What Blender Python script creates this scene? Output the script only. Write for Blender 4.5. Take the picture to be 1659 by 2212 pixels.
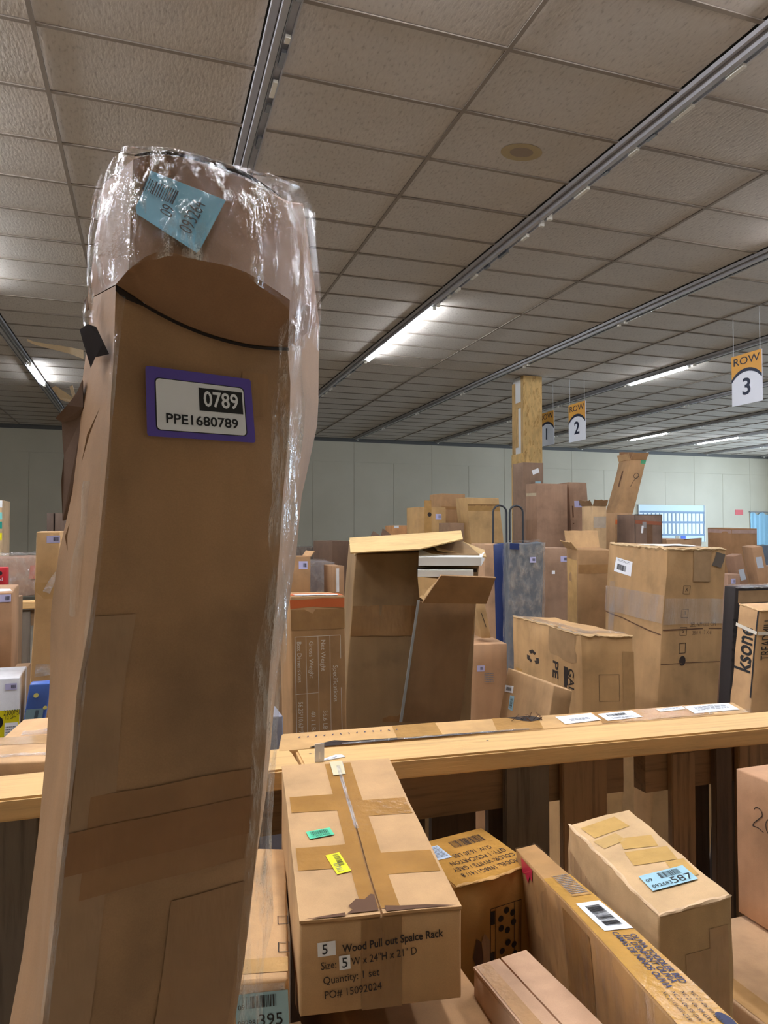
import bpy, bmesh, math, random, json
from mathutils import Vector, Matrix, noise
for o in list(bpy.data.objects): bpy.data.objects.remove(o)
S=bpy.context.scene; COL=S.collection; random.seed(7)
# ---------------- camera
EYE=1.655
YAW=math.atan(507.5/1530); PITCH=math.atan(42/1530)
cd=bpy.data.cameras.new('camera'); cam=bpy.data.objects.new('camera',cd); COL.objects.link(cam); S.camera=cam
cam.location=(0,0,EYE); cam.rotation_euler=(math.pi/2+PITCH,0,-YAW)
cd.sensor_fit='VERTICAL'; cd.sensor_height=36; cd.lens=1530/2212*36; cd.clip_start=.02; cd.clip_end=200
# ---------------- world, light, exposure
w=bpy.data.worlds.new('world'); S.world=w; w.use_nodes=True
w.node_tree.nodes['Background'].inputs[0].default_value=(.75,.85,1,1); w.node_tree.nodes['Background'].inputs[1].default_value=.35
S.view_settings.view_transform='Standard'; S.view_settings.look='None'; S.view_settings.gamma=1; S.view_settings.exposure=1.68
try: S.view_settings.use_curve_mapping=False
except Exception: pass
TUBE=26.0          # emission of a lit fluorescent tube
def area(name,loc,rot,sx,sy,power,col):
    l=bpy.data.lights.new(name,'AREA'); l.shape='RECTANGLE'; l.size=sx; l.size_y=sy; l.energy=power; l.color=col
    o=bpy.data.objects.new(name,l); COL.objects.link(o); o.location=loc; o.rotation_euler=rot; return o
# daylight entering through the shop windows in the right-hand wall (the panes stand just behind each lamp)
for y,pw in ((7.0,25),(11.0,55),(15.0,170)):
    area('window_daylight',(21.9+0,y,2.1),(0,math.radians(90),0),2.2,3.0,pw,(.58,.78,1))
# ---------------- measured corner positions (world metres): bottom lf rf rb lb, top lf rf rb lb
DATA={
'spalce':[[0.17,0.821,1.095],[0.36,0.791,1.095],[0.411,1.209,1.095],[0.223,1.23,1.095],[0.17,0.821,1.2],[0.36,0.791,1.2],[0.411,1.209,1.245],[0.223,1.23,1.245]],
'b395':[[0.081,0.866,0.8],[0.161,0.848,0.8],[0.222,1.192,0.8],[0.136,1.22,0.8],[0.081,0.866,1.125],[0.161,0.848,1.125],[0.222,1.192,1.125],[0.136,1.22,1.125]],
'model':[[0.473,1.06,0.0],[0.64,1.096,0.0],[0.619,1.265,0.0],[0.451,1.229,0.0],[0.473,1.06,1.08],[0.64,1.096,1.08],[0.619,1.265,1.08],[0.451,1.229,1.08]],
'toddler':[[0.511,0.503,0.75],[0.577,0.481,0.75],[0.698,1.126,0.75],[0.654,1.119,0.75],[0.471,0.503,1.185],[0.537,0.481,1.185],[0.658,1.126,1.1],[0.614,1.119,1.1]],
'b587':[[0.642,0.781,0.88],[0.759,0.778,0.88],[0.811,1.065,0.88],[0.691,1.072,0.88],[0.642,0.781,1.15],[0.759,0.778,1.16],[0.811,1.065,1.165],[0.691,1.072,1.15]],
'lowmid':[[0.404,0.645,0.7],[0.493,0.615,0.7],[0.497,0.877,0.7],[0.411,0.866,0.7],[0.404,0.645,1.1],[0.493,0.615,1.1],[0.497,0.877,1.075],[0.411,0.866,1.075]],
'right20':[[1.106,0.8,0.912],[1.4,0.8,0.912],[1.4,1.117,0.912],[1.098,1.117,0.912],[1.106,0.8,1.19],[1.4,0.8,1.19],[1.4,1.117,1.19],[1.098,1.117,1.19]],
'specs':[[0.392,1.95,0.0],[0.548,1.95,0.0],[0.548,2.11,0.0],[0.392,2.11,0.0],[0.374,1.95,1.473],[0.53,1.95,1.472],[0.53,2.11,1.472],[0.374,2.11,1.473]],
'white':[[0.549,2.25,0.0],[0.964,2.177,0.0],[1.005,2.431,0.0],[0.591,2.504,0.0],[0.647,2.25,1.579],[1.062,2.177,1.579],[1.106,2.431,1.625],[0.692,2.504,1.625]],
'small':[[1.072,1.8,1.0],[1.13,1.788,1.0],[1.237,2.253,1.0],[1.178,2.264,1.0],[1.115,1.8,1.211],[1.17,1.788,1.194],[1.268,2.253,1.155],[1.214,2.264,1.172]],
'pega':[[1.541,2.3,0.0],[1.755,2.281,0.0],[1.809,2.905,0.0],[1.596,2.924,0.0],[1.541,2.3,1.27],[1.755,2.281,1.256],[1.809,2.905,1.253],[1.596,2.924,1.267]],
'film':[[2.184,2.75,0.0],[2.519,2.732,0.0],[2.542,3.195,0.0],[2.207,3.213,0.0],[2.314,2.75,1.581],[2.649,2.732,1.57],[2.673,3.195,1.585],[2.339,3.213,1.596]],
'ksone':[[1.913,1.9,0.9],[2.13,1.889,0.9],[2.133,1.981,0.9],[1.916,1.992,0.9],[1.984,1.9,1.386],[2.201,1.889,1.386],[2.206,1.981,1.401],[1.989,1.992,1.401]],
'black':[[2.202,2.35,0.0],[2.52,2.333,0.0],[2.524,2.395,0.0],[2.205,2.412,0.0],[2.323,2.35,1.423],[2.641,2.333,1.423],[2.644,2.395,1.425],[2.326,2.412,1.425]],
'ups':[[1.43,3.025,0.0],[1.607,3.0,0.0],[1.635,3.198,0.0],[1.457,3.223,0.0],[1.427,3.025,1.127],[1.605,3.0,1.127],[1.633,3.198,1.127],[1.455,3.223,1.127]],
'lean':[[1.499,3.057,1.15],[1.548,3.05,1.15],[1.562,3.149,1.15],[1.513,3.156,1.15],[1.467,3.057,1.321],[1.515,3.05,1.321],[1.529,3.149,1.321],[1.48,3.156,1.321]],
'tall2':[[1.89,3.8,0.0],[2.052,3.8,0.0],[2.052,4.0,0.0],[1.89,4.0,0.0],[1.89,3.8,1.58],[2.052,3.8,1.58],[2.052,4.0,1.58],[1.89,4.0,1.58]],
'board':[[1.86,3.534,0.0],[1.934,3.5,0.0],[1.955,3.545,0.0],[1.882,3.579,0.0],[1.811,3.534,1.583],[1.884,3.5,1.594],[1.905,3.545,1.594],[1.832,3.579,1.583]],
'foam':[[1.784,3.304,0.0],[1.95,3.25,0.0],[1.987,3.364,0.0],[1.821,3.418,0.0],[1.784,3.304,1.597],[1.95,3.25,1.597],[1.987,3.364,1.597],[1.821,3.418,1.597]],
'tan':[[2.381,3.968,0.0],[2.586,3.95,0.0],[2.608,4.199,0.0],[2.403,4.217,0.0],[2.381,3.968,1.548],[2.586,3.95,1.548],[2.608,4.199,1.548],[2.403,4.217,1.548]],
'flapbox':[[2.295,3.45,0.0],[2.493,3.408,0.0],[2.528,3.573,0.0],[2.33,3.615,0.0],[2.295,3.45,1.551],[2.493,3.408,1.551],[2.528,3.573,1.56],[2.33,3.615,1.56]],
'bk1':[[2.315,6.0,0.0],[2.589,6.0,0.0],[2.589,6.3,0.0],[2.315,6.3,0.0],[2.315,6.0,1.876],[2.589,6.0,1.876],[2.589,6.3,1.876],[2.315,6.3,1.876]],
'bk2':[[2.733,6.45,0.0],[2.994,6.45,0.0],[2.994,6.75,0.0],[2.733,6.75,0.0],[2.733,6.45,2.029],[2.994,6.45,2.029],[2.994,6.75,2.029],[2.733,6.75,2.029]],
'bk3':[[3.022,6.0,0.0],[3.358,6.0,0.0],[3.358,6.25,0.0],[3.022,6.25,0.0],[2.798,6.0,1.97],[3.135,6.0,1.97],[3.135,6.25,1.97],[2.798,6.25,1.97]],
'bk4':[[2.394,5.5,0.0],[2.544,5.5,0.0],[2.544,5.7,0.0],[2.394,5.7,0.0],[2.394,5.5,1.726],[2.544,5.5,1.726],[2.544,5.7,1.726],[2.394,5.7,1.726]],
'orange':[[2.767,8.0,0.0],[2.991,8.0,0.0],[2.991,8.3,0.0],[2.767,8.3,0.0],[2.767,8.0,1.727],[2.991,8.0,1.727],[2.991,8.3,1.727],[2.767,8.3,1.727]],
'colbox':[[3.542,6.0,0.0],[3.867,5.983,0.0],[3.879,6.222,0.0],[3.555,6.239,0.0],[3.542,6.0,2.118],[3.867,5.983,2.118],[3.879,6.222,2.125],[3.555,6.239,2.125]],
'colbox2':[[4.042,6.03,0.0],[4.243,6.019,0.0],[4.258,6.319,0.0],[4.058,6.33,0.0],[3.912,6.03,2.137],[4.112,6.019,2.137],[4.128,6.319,2.137],[3.927,6.33,2.137]],
'coltop':[[3.96,7.0,0.0],[4.217,7.0,0.0],[4.217,7.25,0.0],[3.96,7.25,0.0],[3.96,7.0,2.428],[4.217,7.0,2.428],[4.217,7.25,2.428],[3.96,7.25,2.428]],
'leantall':[[3.849,5.45,1.2],[4.003,5.423,1.2],[4.043,5.648,1.2],[3.888,5.675,1.2],[4.195,5.45,2.318],[4.349,5.423,2.318],[4.388,5.648,2.318],[4.234,5.675,2.318]],
'narrow':[[3.265,4.7,0.0],[3.389,4.7,0.0],[3.389,4.85,0.0],[3.265,4.85,0.0],[3.265,4.7,1.857],[3.389,4.7,1.857],[3.389,4.85,1.857],[3.265,4.85,1.857]],
'otape':[[3.7,5.014,0.0],[3.862,5.0,0.0],[3.879,5.199,0.0],[3.717,5.213,0.0],[3.7,5.014,1.811],[3.862,5.0,1.811],[3.879,5.199,1.811],[3.717,5.213,1.811]],
'dtape':[[3.589,4.621,0.0],[3.831,4.6,0.0],[3.852,4.849,0.0],[3.611,4.87,0.0],[3.589,4.621,1.786],[3.831,4.6,1.786],[3.852,4.849,1.786],[3.611,4.87,1.786]],
'flatR':[[4.219,5.0,0.0],[4.577,5.0,0.0],[4.577,5.3,0.0],[4.219,5.3,0.0],[4.219,5.0,1.594],[4.577,5.0,1.594],[4.577,5.3,1.594],[4.219,5.3,1.594]],
'bigR':[[4.516,4.6,0.0],[4.768,4.587,0.0],[4.782,4.866,0.0],[4.531,4.879,0.0],[4.516,4.6,1.678],[4.768,4.587,1.678],[4.782,4.866,1.687],[4.531,4.879,1.687]],
'leanR':[[3.956,3.7,0.9],[4.02,3.671,0.9],[4.094,3.827,0.9],[4.03,3.855,0.9],[3.801,3.7,1.547],[3.863,3.671,1.557],[3.935,3.827,1.562],[3.873,3.855,1.553]],
'leanR2':[[3.631,3.512,0.9],[3.692,3.5,0.9],[3.712,3.598,0.9],[3.652,3.61,0.9],[3.458,3.512,1.499],[3.514,3.5,1.516],[3.534,3.598,1.516],[3.479,3.61,1.499]],
'lilR':[[3.299,3.4,0.0],[3.397,3.4,0.0],[3.397,3.5,0.0],[3.299,3.5,0.0],[3.299,3.4,1.397],[3.397,3.4,1.397],[3.397,3.5,1.397],[3.299,3.5,1.397]],
'greyR':[[6.268,6.0,0.0],[6.656,6.0,0.0],[6.656,6.5,0.0],[6.268,6.5,0.0],[6.268,6.0,1.502],[6.656,6.0,1.502],[6.656,6.5,1.502],[6.268,6.5,1.502]],
'brR':[[4.075,3.9,0.0],[4.323,3.9,0.0],[4.323,4.0,0.0],[4.075,4.0,0.0],[4.075,3.9,1.411],[4.323,3.9,1.411],[4.323,4.0,1.411],[4.075,4.0,1.411]],
'Lred':[[-0.597,3.0,1.4],[-0.512,3.0,1.4],[-0.512,3.055,1.4],[-0.597,3.055,1.4],[-0.597,3.0,1.518],[-0.512,3.0,1.518],[-0.512,3.055,1.518],[-0.597,3.055,1.518]],
'Lbox':[[-0.529,2.594,1.19],[-0.424,2.6,1.19],[-0.433,2.773,1.19],[-0.538,2.768,1.19],[-0.529,2.594,1.454],[-0.424,2.6,1.454],[-0.433,2.773,1.469],[-0.538,2.768,1.469]],
'Ltall':[[-0.353,2.3,0.3],[-0.291,2.3,0.3],[-0.291,2.46,0.3],[-0.353,2.46,0.3],[-0.313,2.3,1.655],[-0.25,2.3,1.655],[-0.25,2.46,1.655],[-0.313,2.46,1.655]],
'Lwhite':[[-0.468,2.294,0.885],[-0.353,2.3,0.885],[-0.363,2.491,0.885],[-0.478,2.485,0.885],[-0.468,2.294,1.23],[-0.353,2.3,1.23],[-0.363,2.491,1.23],[-0.478,2.485,1.23]],
'Lblue':[[-0.315,1.998,1.05],[-0.265,2.0,1.05],[-0.267,2.04,1.05],[-0.316,2.038,1.05],[-0.284,1.998,1.269],[-0.235,2.0,1.269],[-0.236,2.04,1.269],[-0.286,2.038,1.269]],
'Lwrap':[[-1.025,4.9,1.26],[-0.611,4.9,1.26],[-0.611,5.2,1.26],[-1.025,5.2,1.26],[-1.025,4.9,1.492],[-0.611,4.9,1.492],[-0.611,5.2,1.492],[-1.025,5.2,1.492]],
'Lfar':[[-0.972,7.8,0.0],[-0.911,7.8,0.0],[-0.911,8.1,0.0],[-0.972,8.1,0.0],[-0.972,7.8,1.841],[-0.911,7.8,1.841],[-0.911,8.1,1.841],[-0.972,8.1,1.841]],
'Lfar2':[[-0.9,7.8,0.0],[-0.808,7.8,0.0],[-0.808,8.1,0.0],[-0.9,8.1,0.0],[-0.9,7.8,1.842],[-0.808,7.8,1.842],[-0.808,8.1,1.842],[-0.9,8.1,1.842]],
'Ledge':[[-1.114,5.6,0.0],[-0.986,5.6,0.0],[-0.986,5.9,0.0],[-1.114,5.9,0.0],[-1.114,5.6,1.878],[-0.986,5.6,1.878],[-0.986,5.9,1.878],[-1.114,5.9,1.878]],
's1':[[0.671,3.6,1.3],[0.792,3.6,1.3],[0.792,3.8,1.3],[0.671,3.8,1.3],[0.671,3.6,1.526],[0.792,3.6,1.526],[0.792,3.8,1.526],[0.671,3.8,1.526]],
's2':[[0.863,3.9,1.3],[0.997,3.9,1.3],[0.997,4.15,1.3],[0.863,4.15,1.3],[0.863,3.9,1.482],[0.997,3.9,1.482],[0.997,4.15,1.482],[0.863,4.15,1.482]],
's3':[[0.889,3.5,1.3],[0.948,3.5,1.3],[0.948,3.7,1.3],[0.889,3.7,1.3],[0.889,3.5,1.48],[0.948,3.5,1.48],[0.948,3.7,1.48],[0.889,3.7,1.48]],
's4':[[1.098,5.5,0.0],[1.277,5.5,0.0],[1.277,5.8,0.0],[1.098,5.8,0.0],[1.098,5.5,1.53],[1.277,5.5,1.53],[1.277,5.8,1.53],[1.098,5.8,1.53]],
's5':[[1.154,4.566,0.0],[1.314,4.6,0.0],[1.251,4.893,0.0],[1.092,4.86,0.0],[1.154,4.566,1.593],[1.314,4.6,1.593],[1.251,4.893,1.593],[1.092,4.86,1.593]],
'grey':[[0.238,1.62,0.0],[0.295,1.62,0.0],[0.295,1.72,0.0],[0.238,1.72,0.0],[0.238,1.62,1.235],[0.295,1.62,1.235],[0.295,1.72,1.235],[0.238,1.72,1.235]],
'long':[[0.246,1.408,1.185],[1.371,1.344,1.185],[1.411,1.437,1.185],[0.274,1.524,1.185],[0.246,1.408,1.222],[1.371,1.344,1.222],[1.411,1.437,1.222],[0.274,1.524,1.222]],
'Lrail':[[-0.306,1.493,1.1],[-0.138,1.462,1.1],[-0.162,1.809,1.1],[-0.268,1.81,1.1],[-0.306,1.493,1.226],[-0.138,1.462,1.226],[-0.162,1.809,1.226],[-0.268,1.81,1.226]],
'_rows':[[1.812,[-0.0189,0.5],[0.0988,0.53],[0.1396,0.6],[-0.0412,0.585]],[1.793,[-0.021,0.5],[0.1003,0.53],[0.1388,0.6],[-0.0459,0.585]],[1.768,[-0.0234,0.5],[0.1011,0.53],[0.1381,0.6],[-0.0496,0.585]],[1.746,[-0.0246,0.5],[0.1009,0.53],[0.1369,0.6],[-0.0513,0.585]],[1.716,[-0.0257,0.5],[0.0992,0.53],[0.1309,0.6],[-0.0528,0.585]],[1.685,[-0.028,0.5],[0.0958,0.53],[0.1245,0.6],[-0.0557,0.585]],[1.639,[-0.032,0.5],[0.0929,0.53],[0.1199,0.6],[-0.0641,0.585]],[1.594,[-0.0366,0.5],[0.09,0.53],[0.1129,0.6],[-0.0686,0.585]],[1.55,[-0.0436,0.5],[0.086,0.53],[0.106,0.6],[-0.0692,0.585]],[1.491,[-0.0471,0.5],[0.0829,0.53],[0.1001,0.6],[-0.0719,0.585]],[1.433,[-0.0524,0.5],[0.0785,0.53],[0.0942,0.6],[-0.0764,0.585]],[1.344,[-0.061,0.5],[0.0689,0.53],[0.083,0.6],[-0.0859,0.585]]],
'_capC':[[-0.0224,0.5,1.8196],[0.0057,0.505,1.8052],[0.0354,0.51,1.7955],[0.069,0.52,1.792],[0.099,0.53,1.7949],[0.142,0.61,1.839],[-0.0433,0.6,1.8411]],
'_capF':[[-0.0137,0.475,1.8218],[0.0036,0.47,1.8336],[0.0295,0.472,1.8319],[0.0604,0.48,1.8307],[0.0955,0.505,1.8228],[0.1394,0.61,1.8635],[-0.0455,0.6,1.8557]],
'_capT':[[-0.0122,0.5,1.9055],[0.0092,0.5,1.9132],[0.0342,0.505,1.9128],[0.0605,0.51,1.9102],[0.0978,0.53,1.905],[0.1291,0.62,1.9496],[-0.0374,0.6,1.9312]],
'_hood':[[[-0.0439,0.545,1.7918],[0.1402,0.575,1.8153]],[[-0.0441,0.545,1.8068],[0.1346,0.575,1.8324]],[[-0.0441,0.545,1.837],[0.1345,0.575,1.8676]],[[-0.044,0.545,1.8605],[0.1329,0.575,1.8948]],[[-0.0433,0.545,1.8808],[0.13,0.575,1.918]],[[-0.0407,0.545,1.8963],[0.1264,0.575,1.9351]],[[-0.0377,0.545,1.907],[0.1232,0.575,1.9464]]],
'_rim':[[-0.0371,0.545,1.9094],[-0.0257,0.52,1.9133],[-0.0156,0.495,1.9124],[0.015,0.492,1.9146],[0.0335,0.495,1.9129],[0.0593,0.5,1.9125],[0.0872,0.51,1.9152],[0.1057,0.525,1.9189],[0.1241,0.575,1.9328]],
'_ppe':[[-0.002,0.4999,1.719],[0.0728,0.5179,1.7194],[0.0688,0.5171,1.7654],[-0.0036,0.4996,1.7663]],
'_blue':[[0.0283,0.468,1.8339],[0.0479,0.49,1.8815],[-0.0011,0.49,1.8942],[-0.0111,0.47,1.8564]],
'flat':[[0.893,0.6,0.8],[1.4,0.6,0.8],[1.4,1.115,0.8],[0.893,1.115,0.8],[0.893,0.6,0.905],[1.4,0.6,0.905],[1.4,1.115,0.905],[0.893,1.115,0.905]],
'under1':[[0.24,0.8,0.86],[0.42,0.8,0.86],[0.42,1.2,0.86],[0.24,1.2,0.86],[0.24,0.8,1.045],[0.42,0.8,1.045],[0.42,1.2,1.045],[0.24,1.2,1.045]],
'base1':[[0.02,0.62,0],[0.4,0.62,0],[0.4,1.26,0],[0.02,1.26,0],[0.02,0.62,0.79],[0.4,0.62,0.79],[0.4,1.26,0.79],[0.02,1.26,0.79]],
'base2':[[0.69,0.6,0],[1.45,0.6,0],[1.45,1.24,0],[0.69,1.24,0],[0.69,0.6,0.745],[1.45,0.6,0.745],[1.45,1.24,0.745],[0.69,1.24,0.745]],
'Lopen':[[-0.62,1.5,1.0],[-0.36,1.5,1.0],[-0.36,1.8,1.0],[-0.62,1.8,1.0],[-0.62,1.5,1.215],[-0.36,1.5,1.215],[-0.36,1.8,1.215],[-0.62,1.8,1.215]],
'crate':[[3.3,3.52,0],[4.0,3.52,0],[4.0,4.05,0],[3.3,4.05,0],[3.3,3.52,0.88],[4.0,3.52,0.88],[4.0,4.05,0.88],[3.3,4.05,0.88]],
'crate2':[[0.6,3.42,0],[1.02,3.42,0],[1.02,4.2,0],[0.6,4.2,0],[0.6,3.42,1.29],[1.02,3.42,1.29],[1.02,4.2,1.29],[0.6,4.2,1.29]],
'crateL':[[-0.75,2.53,0],[-0.4,2.53,0],[-0.4,2.85,0],[-0.75,2.85,0],[-0.75,2.53,1.18],[-0.4,2.53,1.18],[-0.4,2.85,1.18],[-0.75,2.85,1.18]],
'crateW':[[-0.72,2.2,0],[-0.4,2.2,0],[-0.4,2.51,0],[-0.72,2.51,0],[-0.72,2.2,0.88],[-0.4,2.2,0.88],[-0.4,2.51,0.88],[-0.72,2.51,0.88]],
'crateR':[[-0.75,2.93,0],[-0.5,2.93,0],[-0.5,3.3,0],[-0.75,3.3,0],[-0.75,2.93,1.39],[-0.5,2.93,1.39],[-0.5,3.3,1.39],[-0.75,3.3,1.39]],
'crateH':[[3.7,5.36,0],[4.2,5.36,0],[4.2,5.75,0],[3.7,5.75,0],[3.7,5.36,1.19],[4.2,5.36,1.19],[4.2,5.75,1.19],[3.7,5.75,1.19]],
'crateB':[[-0.42,1.9,0],[-0.19,1.9,0],[-0.19,2.12,0],[-0.42,2.12,0],[-0.42,1.9,1.045],[-0.19,1.9,1.045],[-0.19,2.12,1.045],[-0.42,2.12,1.045]],
}
# ---------------- materials
MATS={}
def nmat(name):
    m=bpy.data.materials.new(name); m.use_nodes=True; nt=m.node_tree
    return m,nt,nt.nodes['Principled BSDF']
def lin(c):
    return tuple((x/255/12.92 if x/255<=.04045 else ((x/255+.055)/1.055)**2.4) for x in c)+(1,)
def plain(name,rgb,rough=.6,metal=0,emit=0,spec=.5):
    if name in MATS: return MATS[name]
    m,nt,b=nmat(name); b.inputs['Base Color'].default_value=lin(rgb); b.inputs['Roughness'].default_value=rough
    b.inputs['Metallic'].default_value=metal; b.inputs['Specular IOR Level'].default_value=spec
    if emit: b.inputs['Emission Color'].default_value=lin(rgb); b.inputs['Emission Strength'].default_value=emit
    MATS[name]=m; return m
def tex(nt,kind,scale,vec=None,detail=3,rough=.5,st=(1,1,1)):
    tc=nt.nodes.new('ShaderNodeTexCoord'); mp=nt.nodes.new('ShaderNodeMapping'); mp.inputs['Scale'].default_value=st
    nt.links.new(tc.outputs['Object'],mp.inputs[0])
    n=nt.nodes.new(kind); n.inputs['Scale'].default_value=scale
    if 'Detail' in n.inputs: n.inputs['Detail'].default_value=detail
    if 'Roughness' in n.inputs: n.inputs['Roughness'].default_value=rough
    nt.links.new(mp.outputs[0],n.inputs['Vector']); return n
def ramp(nt,src,stops):
    r=nt.nodes.new('ShaderNodeValToRGB'); e=r.color_ramp.elements
    while len(e)<len(stops): e.new(.5)
    for k,(p,c) in enumerate(stops): e[k].position=p; e[k].color=c
    nt.links.new(src,r.inputs[0]); return r
def mixc(nt,a,b,f,mode='MIX'):
    m=nt.nodes.new('ShaderNodeMix'); m.data_type='RGBA'; m.blend_type=mode
    for s,k in ((f,0),(a,6),(b,7)):
        if hasattr(s,'links') or hasattr(s,'is_linked'): nt.links.new(s,m.inputs[k])
        else: m.inputs[k].default_value=s
    return m.outputs[2]
def bump(nt,b,h,strength,dist=.002):
    n=nt.nodes.new('ShaderNodeBump'); n.inputs['Strength'].default_value=strength; n.inputs['Distance'].default_value=dist
    nt.links.new(h,n.inputs['Height']); nt.links.new(n.outputs[0],b.inputs['Normal']); return n
G=lambda v:(v,v,v,1)
def card(rgb,rough=.72,stain=.25,name=None):
    key='cardboard_%d_%d_%d'%rgb
    if key in MATS: return MATS[key]
    m,nt,b=nmat(key); c=lin(rgb)
    n1=tex(nt,'ShaderNodeTexNoise',6,detail=4,rough=.6); n2=tex(nt,'ShaderNodeTexNoise',900,detail=2)
    n3=tex(nt,'ShaderNodeTexNoise',30,detail=3,st=(1,1,.12))
    dark=tuple(x*(1-stain) for x in c[:3])+(1,); lite=tuple(min(1,x*(1+stain*.45)) for x in c[:3])+(1,)
    r=ramp(nt,n1.outputs[0],[(.3,dark),(.5,c),(.72,lite)])
    r3=ramp(nt,n3.outputs[0],[(.3,G(.88)),(.7,G(1.0))])
    r2=ramp(nt,n2.outputs[0],[(.3,G(.9)),(.7,G(1.0))])
    o=mixc(nt,r.outputs[0],r3.outputs[0],1.0,'MULTIPLY'); o=mixc(nt,o,r2.outputs[0],1.0,'MULTIPLY')
    nt.links.new(o,b.inputs['Base Color']); b.inputs['Roughness'].default_value=rough; b.inputs['Specular IOR Level'].default_value=.35
    nb=tex(nt,'ShaderNodeTexNoise',60,detail=4); bump(nt,b,nb.outputs[0],.25,.002)
    MATS[key]=m; return m
def tape_mat(rgb=(172,126,66),rough=.22):
    key='packing_tape_%d_%d_%d'%rgb
    if key in MATS: return MATS[key]
    m,nt,b=nmat(key); n=tex(nt,'ShaderNodeTexNoise',25,detail=3); c=lin(rgb)
    r=ramp(nt,n.outputs[0],[(.3,tuple(x*.82 for x in c[:3])+(1,)),(.7,c)]); nt.links.new(r.outputs[0],b.inputs['Base Color'])
    b.inputs['Roughness'].default_value=rough; nb=tex(nt,'ShaderNodeTexNoise',90,detail=3,st=(1,1,.3)); bump(nt,b,nb.outputs[0],.5,.002)
    MATS[key]=m; return m
def film_mat(key='stretch_film',lo=.06,hi=.55,scale=(1,1,.25),sc=40,white=.35,rough=.12,stops=(.42,.62,.74)):
    if key in MATS: return MATS[key]
    m=bpy.data.materials.new(key); m.use_nodes=True; nt=m.node_tree; b=nt.nodes['Principled BSDF']; out=nt.nodes['Material Output']
    b.inputs['Base Color'].default_value=(.82,.83,.84,1); b.inputs['Roughness'].default_value=rough; b.inputs['Specular IOR Level'].default_value=.9
    n=tex(nt,'ShaderNodeTexNoise',sc,detail=5,rough=.6,st=scale); r=ramp(nt,n.outputs[0],[(stops[0],G(lo)),(stops[1],G((lo+hi)/2)),(stops[2],G(hi))])
    bump(nt,b,n.outputs[0],.9,.012)
    gl=nt.nodes.new('ShaderNodeBsdfGlossy'); gl.inputs['Roughness'].default_value=rough; gl.inputs['Color'].default_value=(1,1,1,1)
    nt.links.new(b.inputs['Normal'].links[0].from_socket,gl.inputs['Normal'])
    m1=nt.nodes.new('ShaderNodeMixShader'); m1.inputs[0].default_value=white; nt.links.new(gl.outputs[0],m1.inputs[1]); nt.links.new(b.outputs[0],m1.inputs[2])
    tr=nt.nodes.new('ShaderNodeBsdfTransparent'); m2=nt.nodes.new('ShaderNodeMixShader')
    nt.links.new(r.outputs[0],m2.inputs[0]); nt.links.new(tr.outputs[0],m2.inputs[1]); nt.links.new(m1.outputs[0],m2.inputs[2]); nt.links.new(m2.outputs[0],out.inputs[0])
    MATS[key]=m; return m
def wood(key,rgb,axis=0,dark=.45,rough=.7,grain=1.0):
    if key in MATS: return MATS[key]
    m,nt,b=nmat(key); c=lin(rgb); st=[14,14,14]; st[axis]=.9
    n=tex(nt,'ShaderNodeTexNoise',4,detail=6,rough=.65,st=st); n2=tex(nt,'ShaderNodeTexNoise',3,detail=4)
    d=tuple(x*dark for x in c[:3])+(1,)
    r=ramp(nt,n.outputs[0],[(.28,d),(.5,c),(.75,tuple(min(1,x*1.12) for x in c[:3])+(1,))])
    r2=ramp(nt,n2.outputs[0],[(.25,G(.72)),(.6,G(1))])
    kn=tex(nt,'ShaderNodeTexVoronoi',2.6,st=[1 if i!=axis else .5 for i in range(3)])
    rk=ramp(nt,kn.outputs['Distance'],[(.03,(.25,.16,.10,1)),(.06,G(1))])
    o=mixc(nt,r.outputs[0],r2.outputs[0],1.0*grain,'MULTIPLY'); o=mixc(nt,o,rk.outputs[0],.9,'MULTIPLY'); nt.links.new(o,b.inputs['Base Color'])
    b.inputs['Roughness'].default_value=rough; bump(nt,b,n.outputs[0],.4,.003); MATS[key]=m; return m
KRAFT=(188,150,108); KRAFT2=(178,138,94); KRAFT3=(196,160,120); PINK=(182,148,120); GOLD=(192,146,84); DIM=(160,124,88)
INK=lambda:plain('printed_ink',(48,36,28),.8); BLACK=lambda:plain('black_ink',(22,22,24),.6); WHITE=lambda:plain('white_paper',(238,240,242),.5)
BLUE=lambda:plain('blue_label_paper',(160,200,212),.4); INSIDE=lambda:plain('torn_cardboard_inside',(96,66,44),.9); LINER=lambda:plain('white_inner_board',(225,226,220),.5)
# ---------------- objects
def mesh(name,verts,faces,mat,parent=None,smooth=False,loc=None):
    me=bpy.data.meshes.new(name); me.from_pydata([tuple(v) for v in verts],[],faces); me.update()
    if mat: me.materials.append(mat)
    if smooth:
        me.polygons.foreach_set('use_smooth',[True]*len(me.polygons))
        try: me.set_sharp_from_angle(angle=math.radians(38))
        except Exception: pass
    o=bpy.data.objects.new(name,me); COL.objects.link(o)
    if parent: o.parent=parent
    if loc: o.location=loc
    return o
def tag(o,label=None,cat=None,group=None,kind=None):
    if label: o['label']=label
    if cat: o['category']=cat
    if group: o['group']=group
    if kind: o['kind']=kind
    return o
def thing(name,label,cat,loc=(0,0,0),rz=0,group=None):
    o=bpy.data.objects.new(name,None); COL.objects.link(o); o.location=loc; o.rotation_euler=(0,0,rz); o.empty_display_size=.1
    return tag(o,label,cat,group)
def boxv(x0,y0,z0,x1,y1,z1,V,F,bev=0):
    n=len(V); V+= [(x0,y0,z0),(x1,y0,z0),(x1,y1,z0),(x0,y1,z0),(x0,y0,z1),(x1,y0,z1),(x1,y1,z1),(x0,y1,z1)]
    F+= [tuple(n+i for i in f) for f in ((0,3,2,1),(4,5,6,7),(0,1,5,4),(1,2,6,5),(2,3,7,6),(3,0,4,7))]
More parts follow.
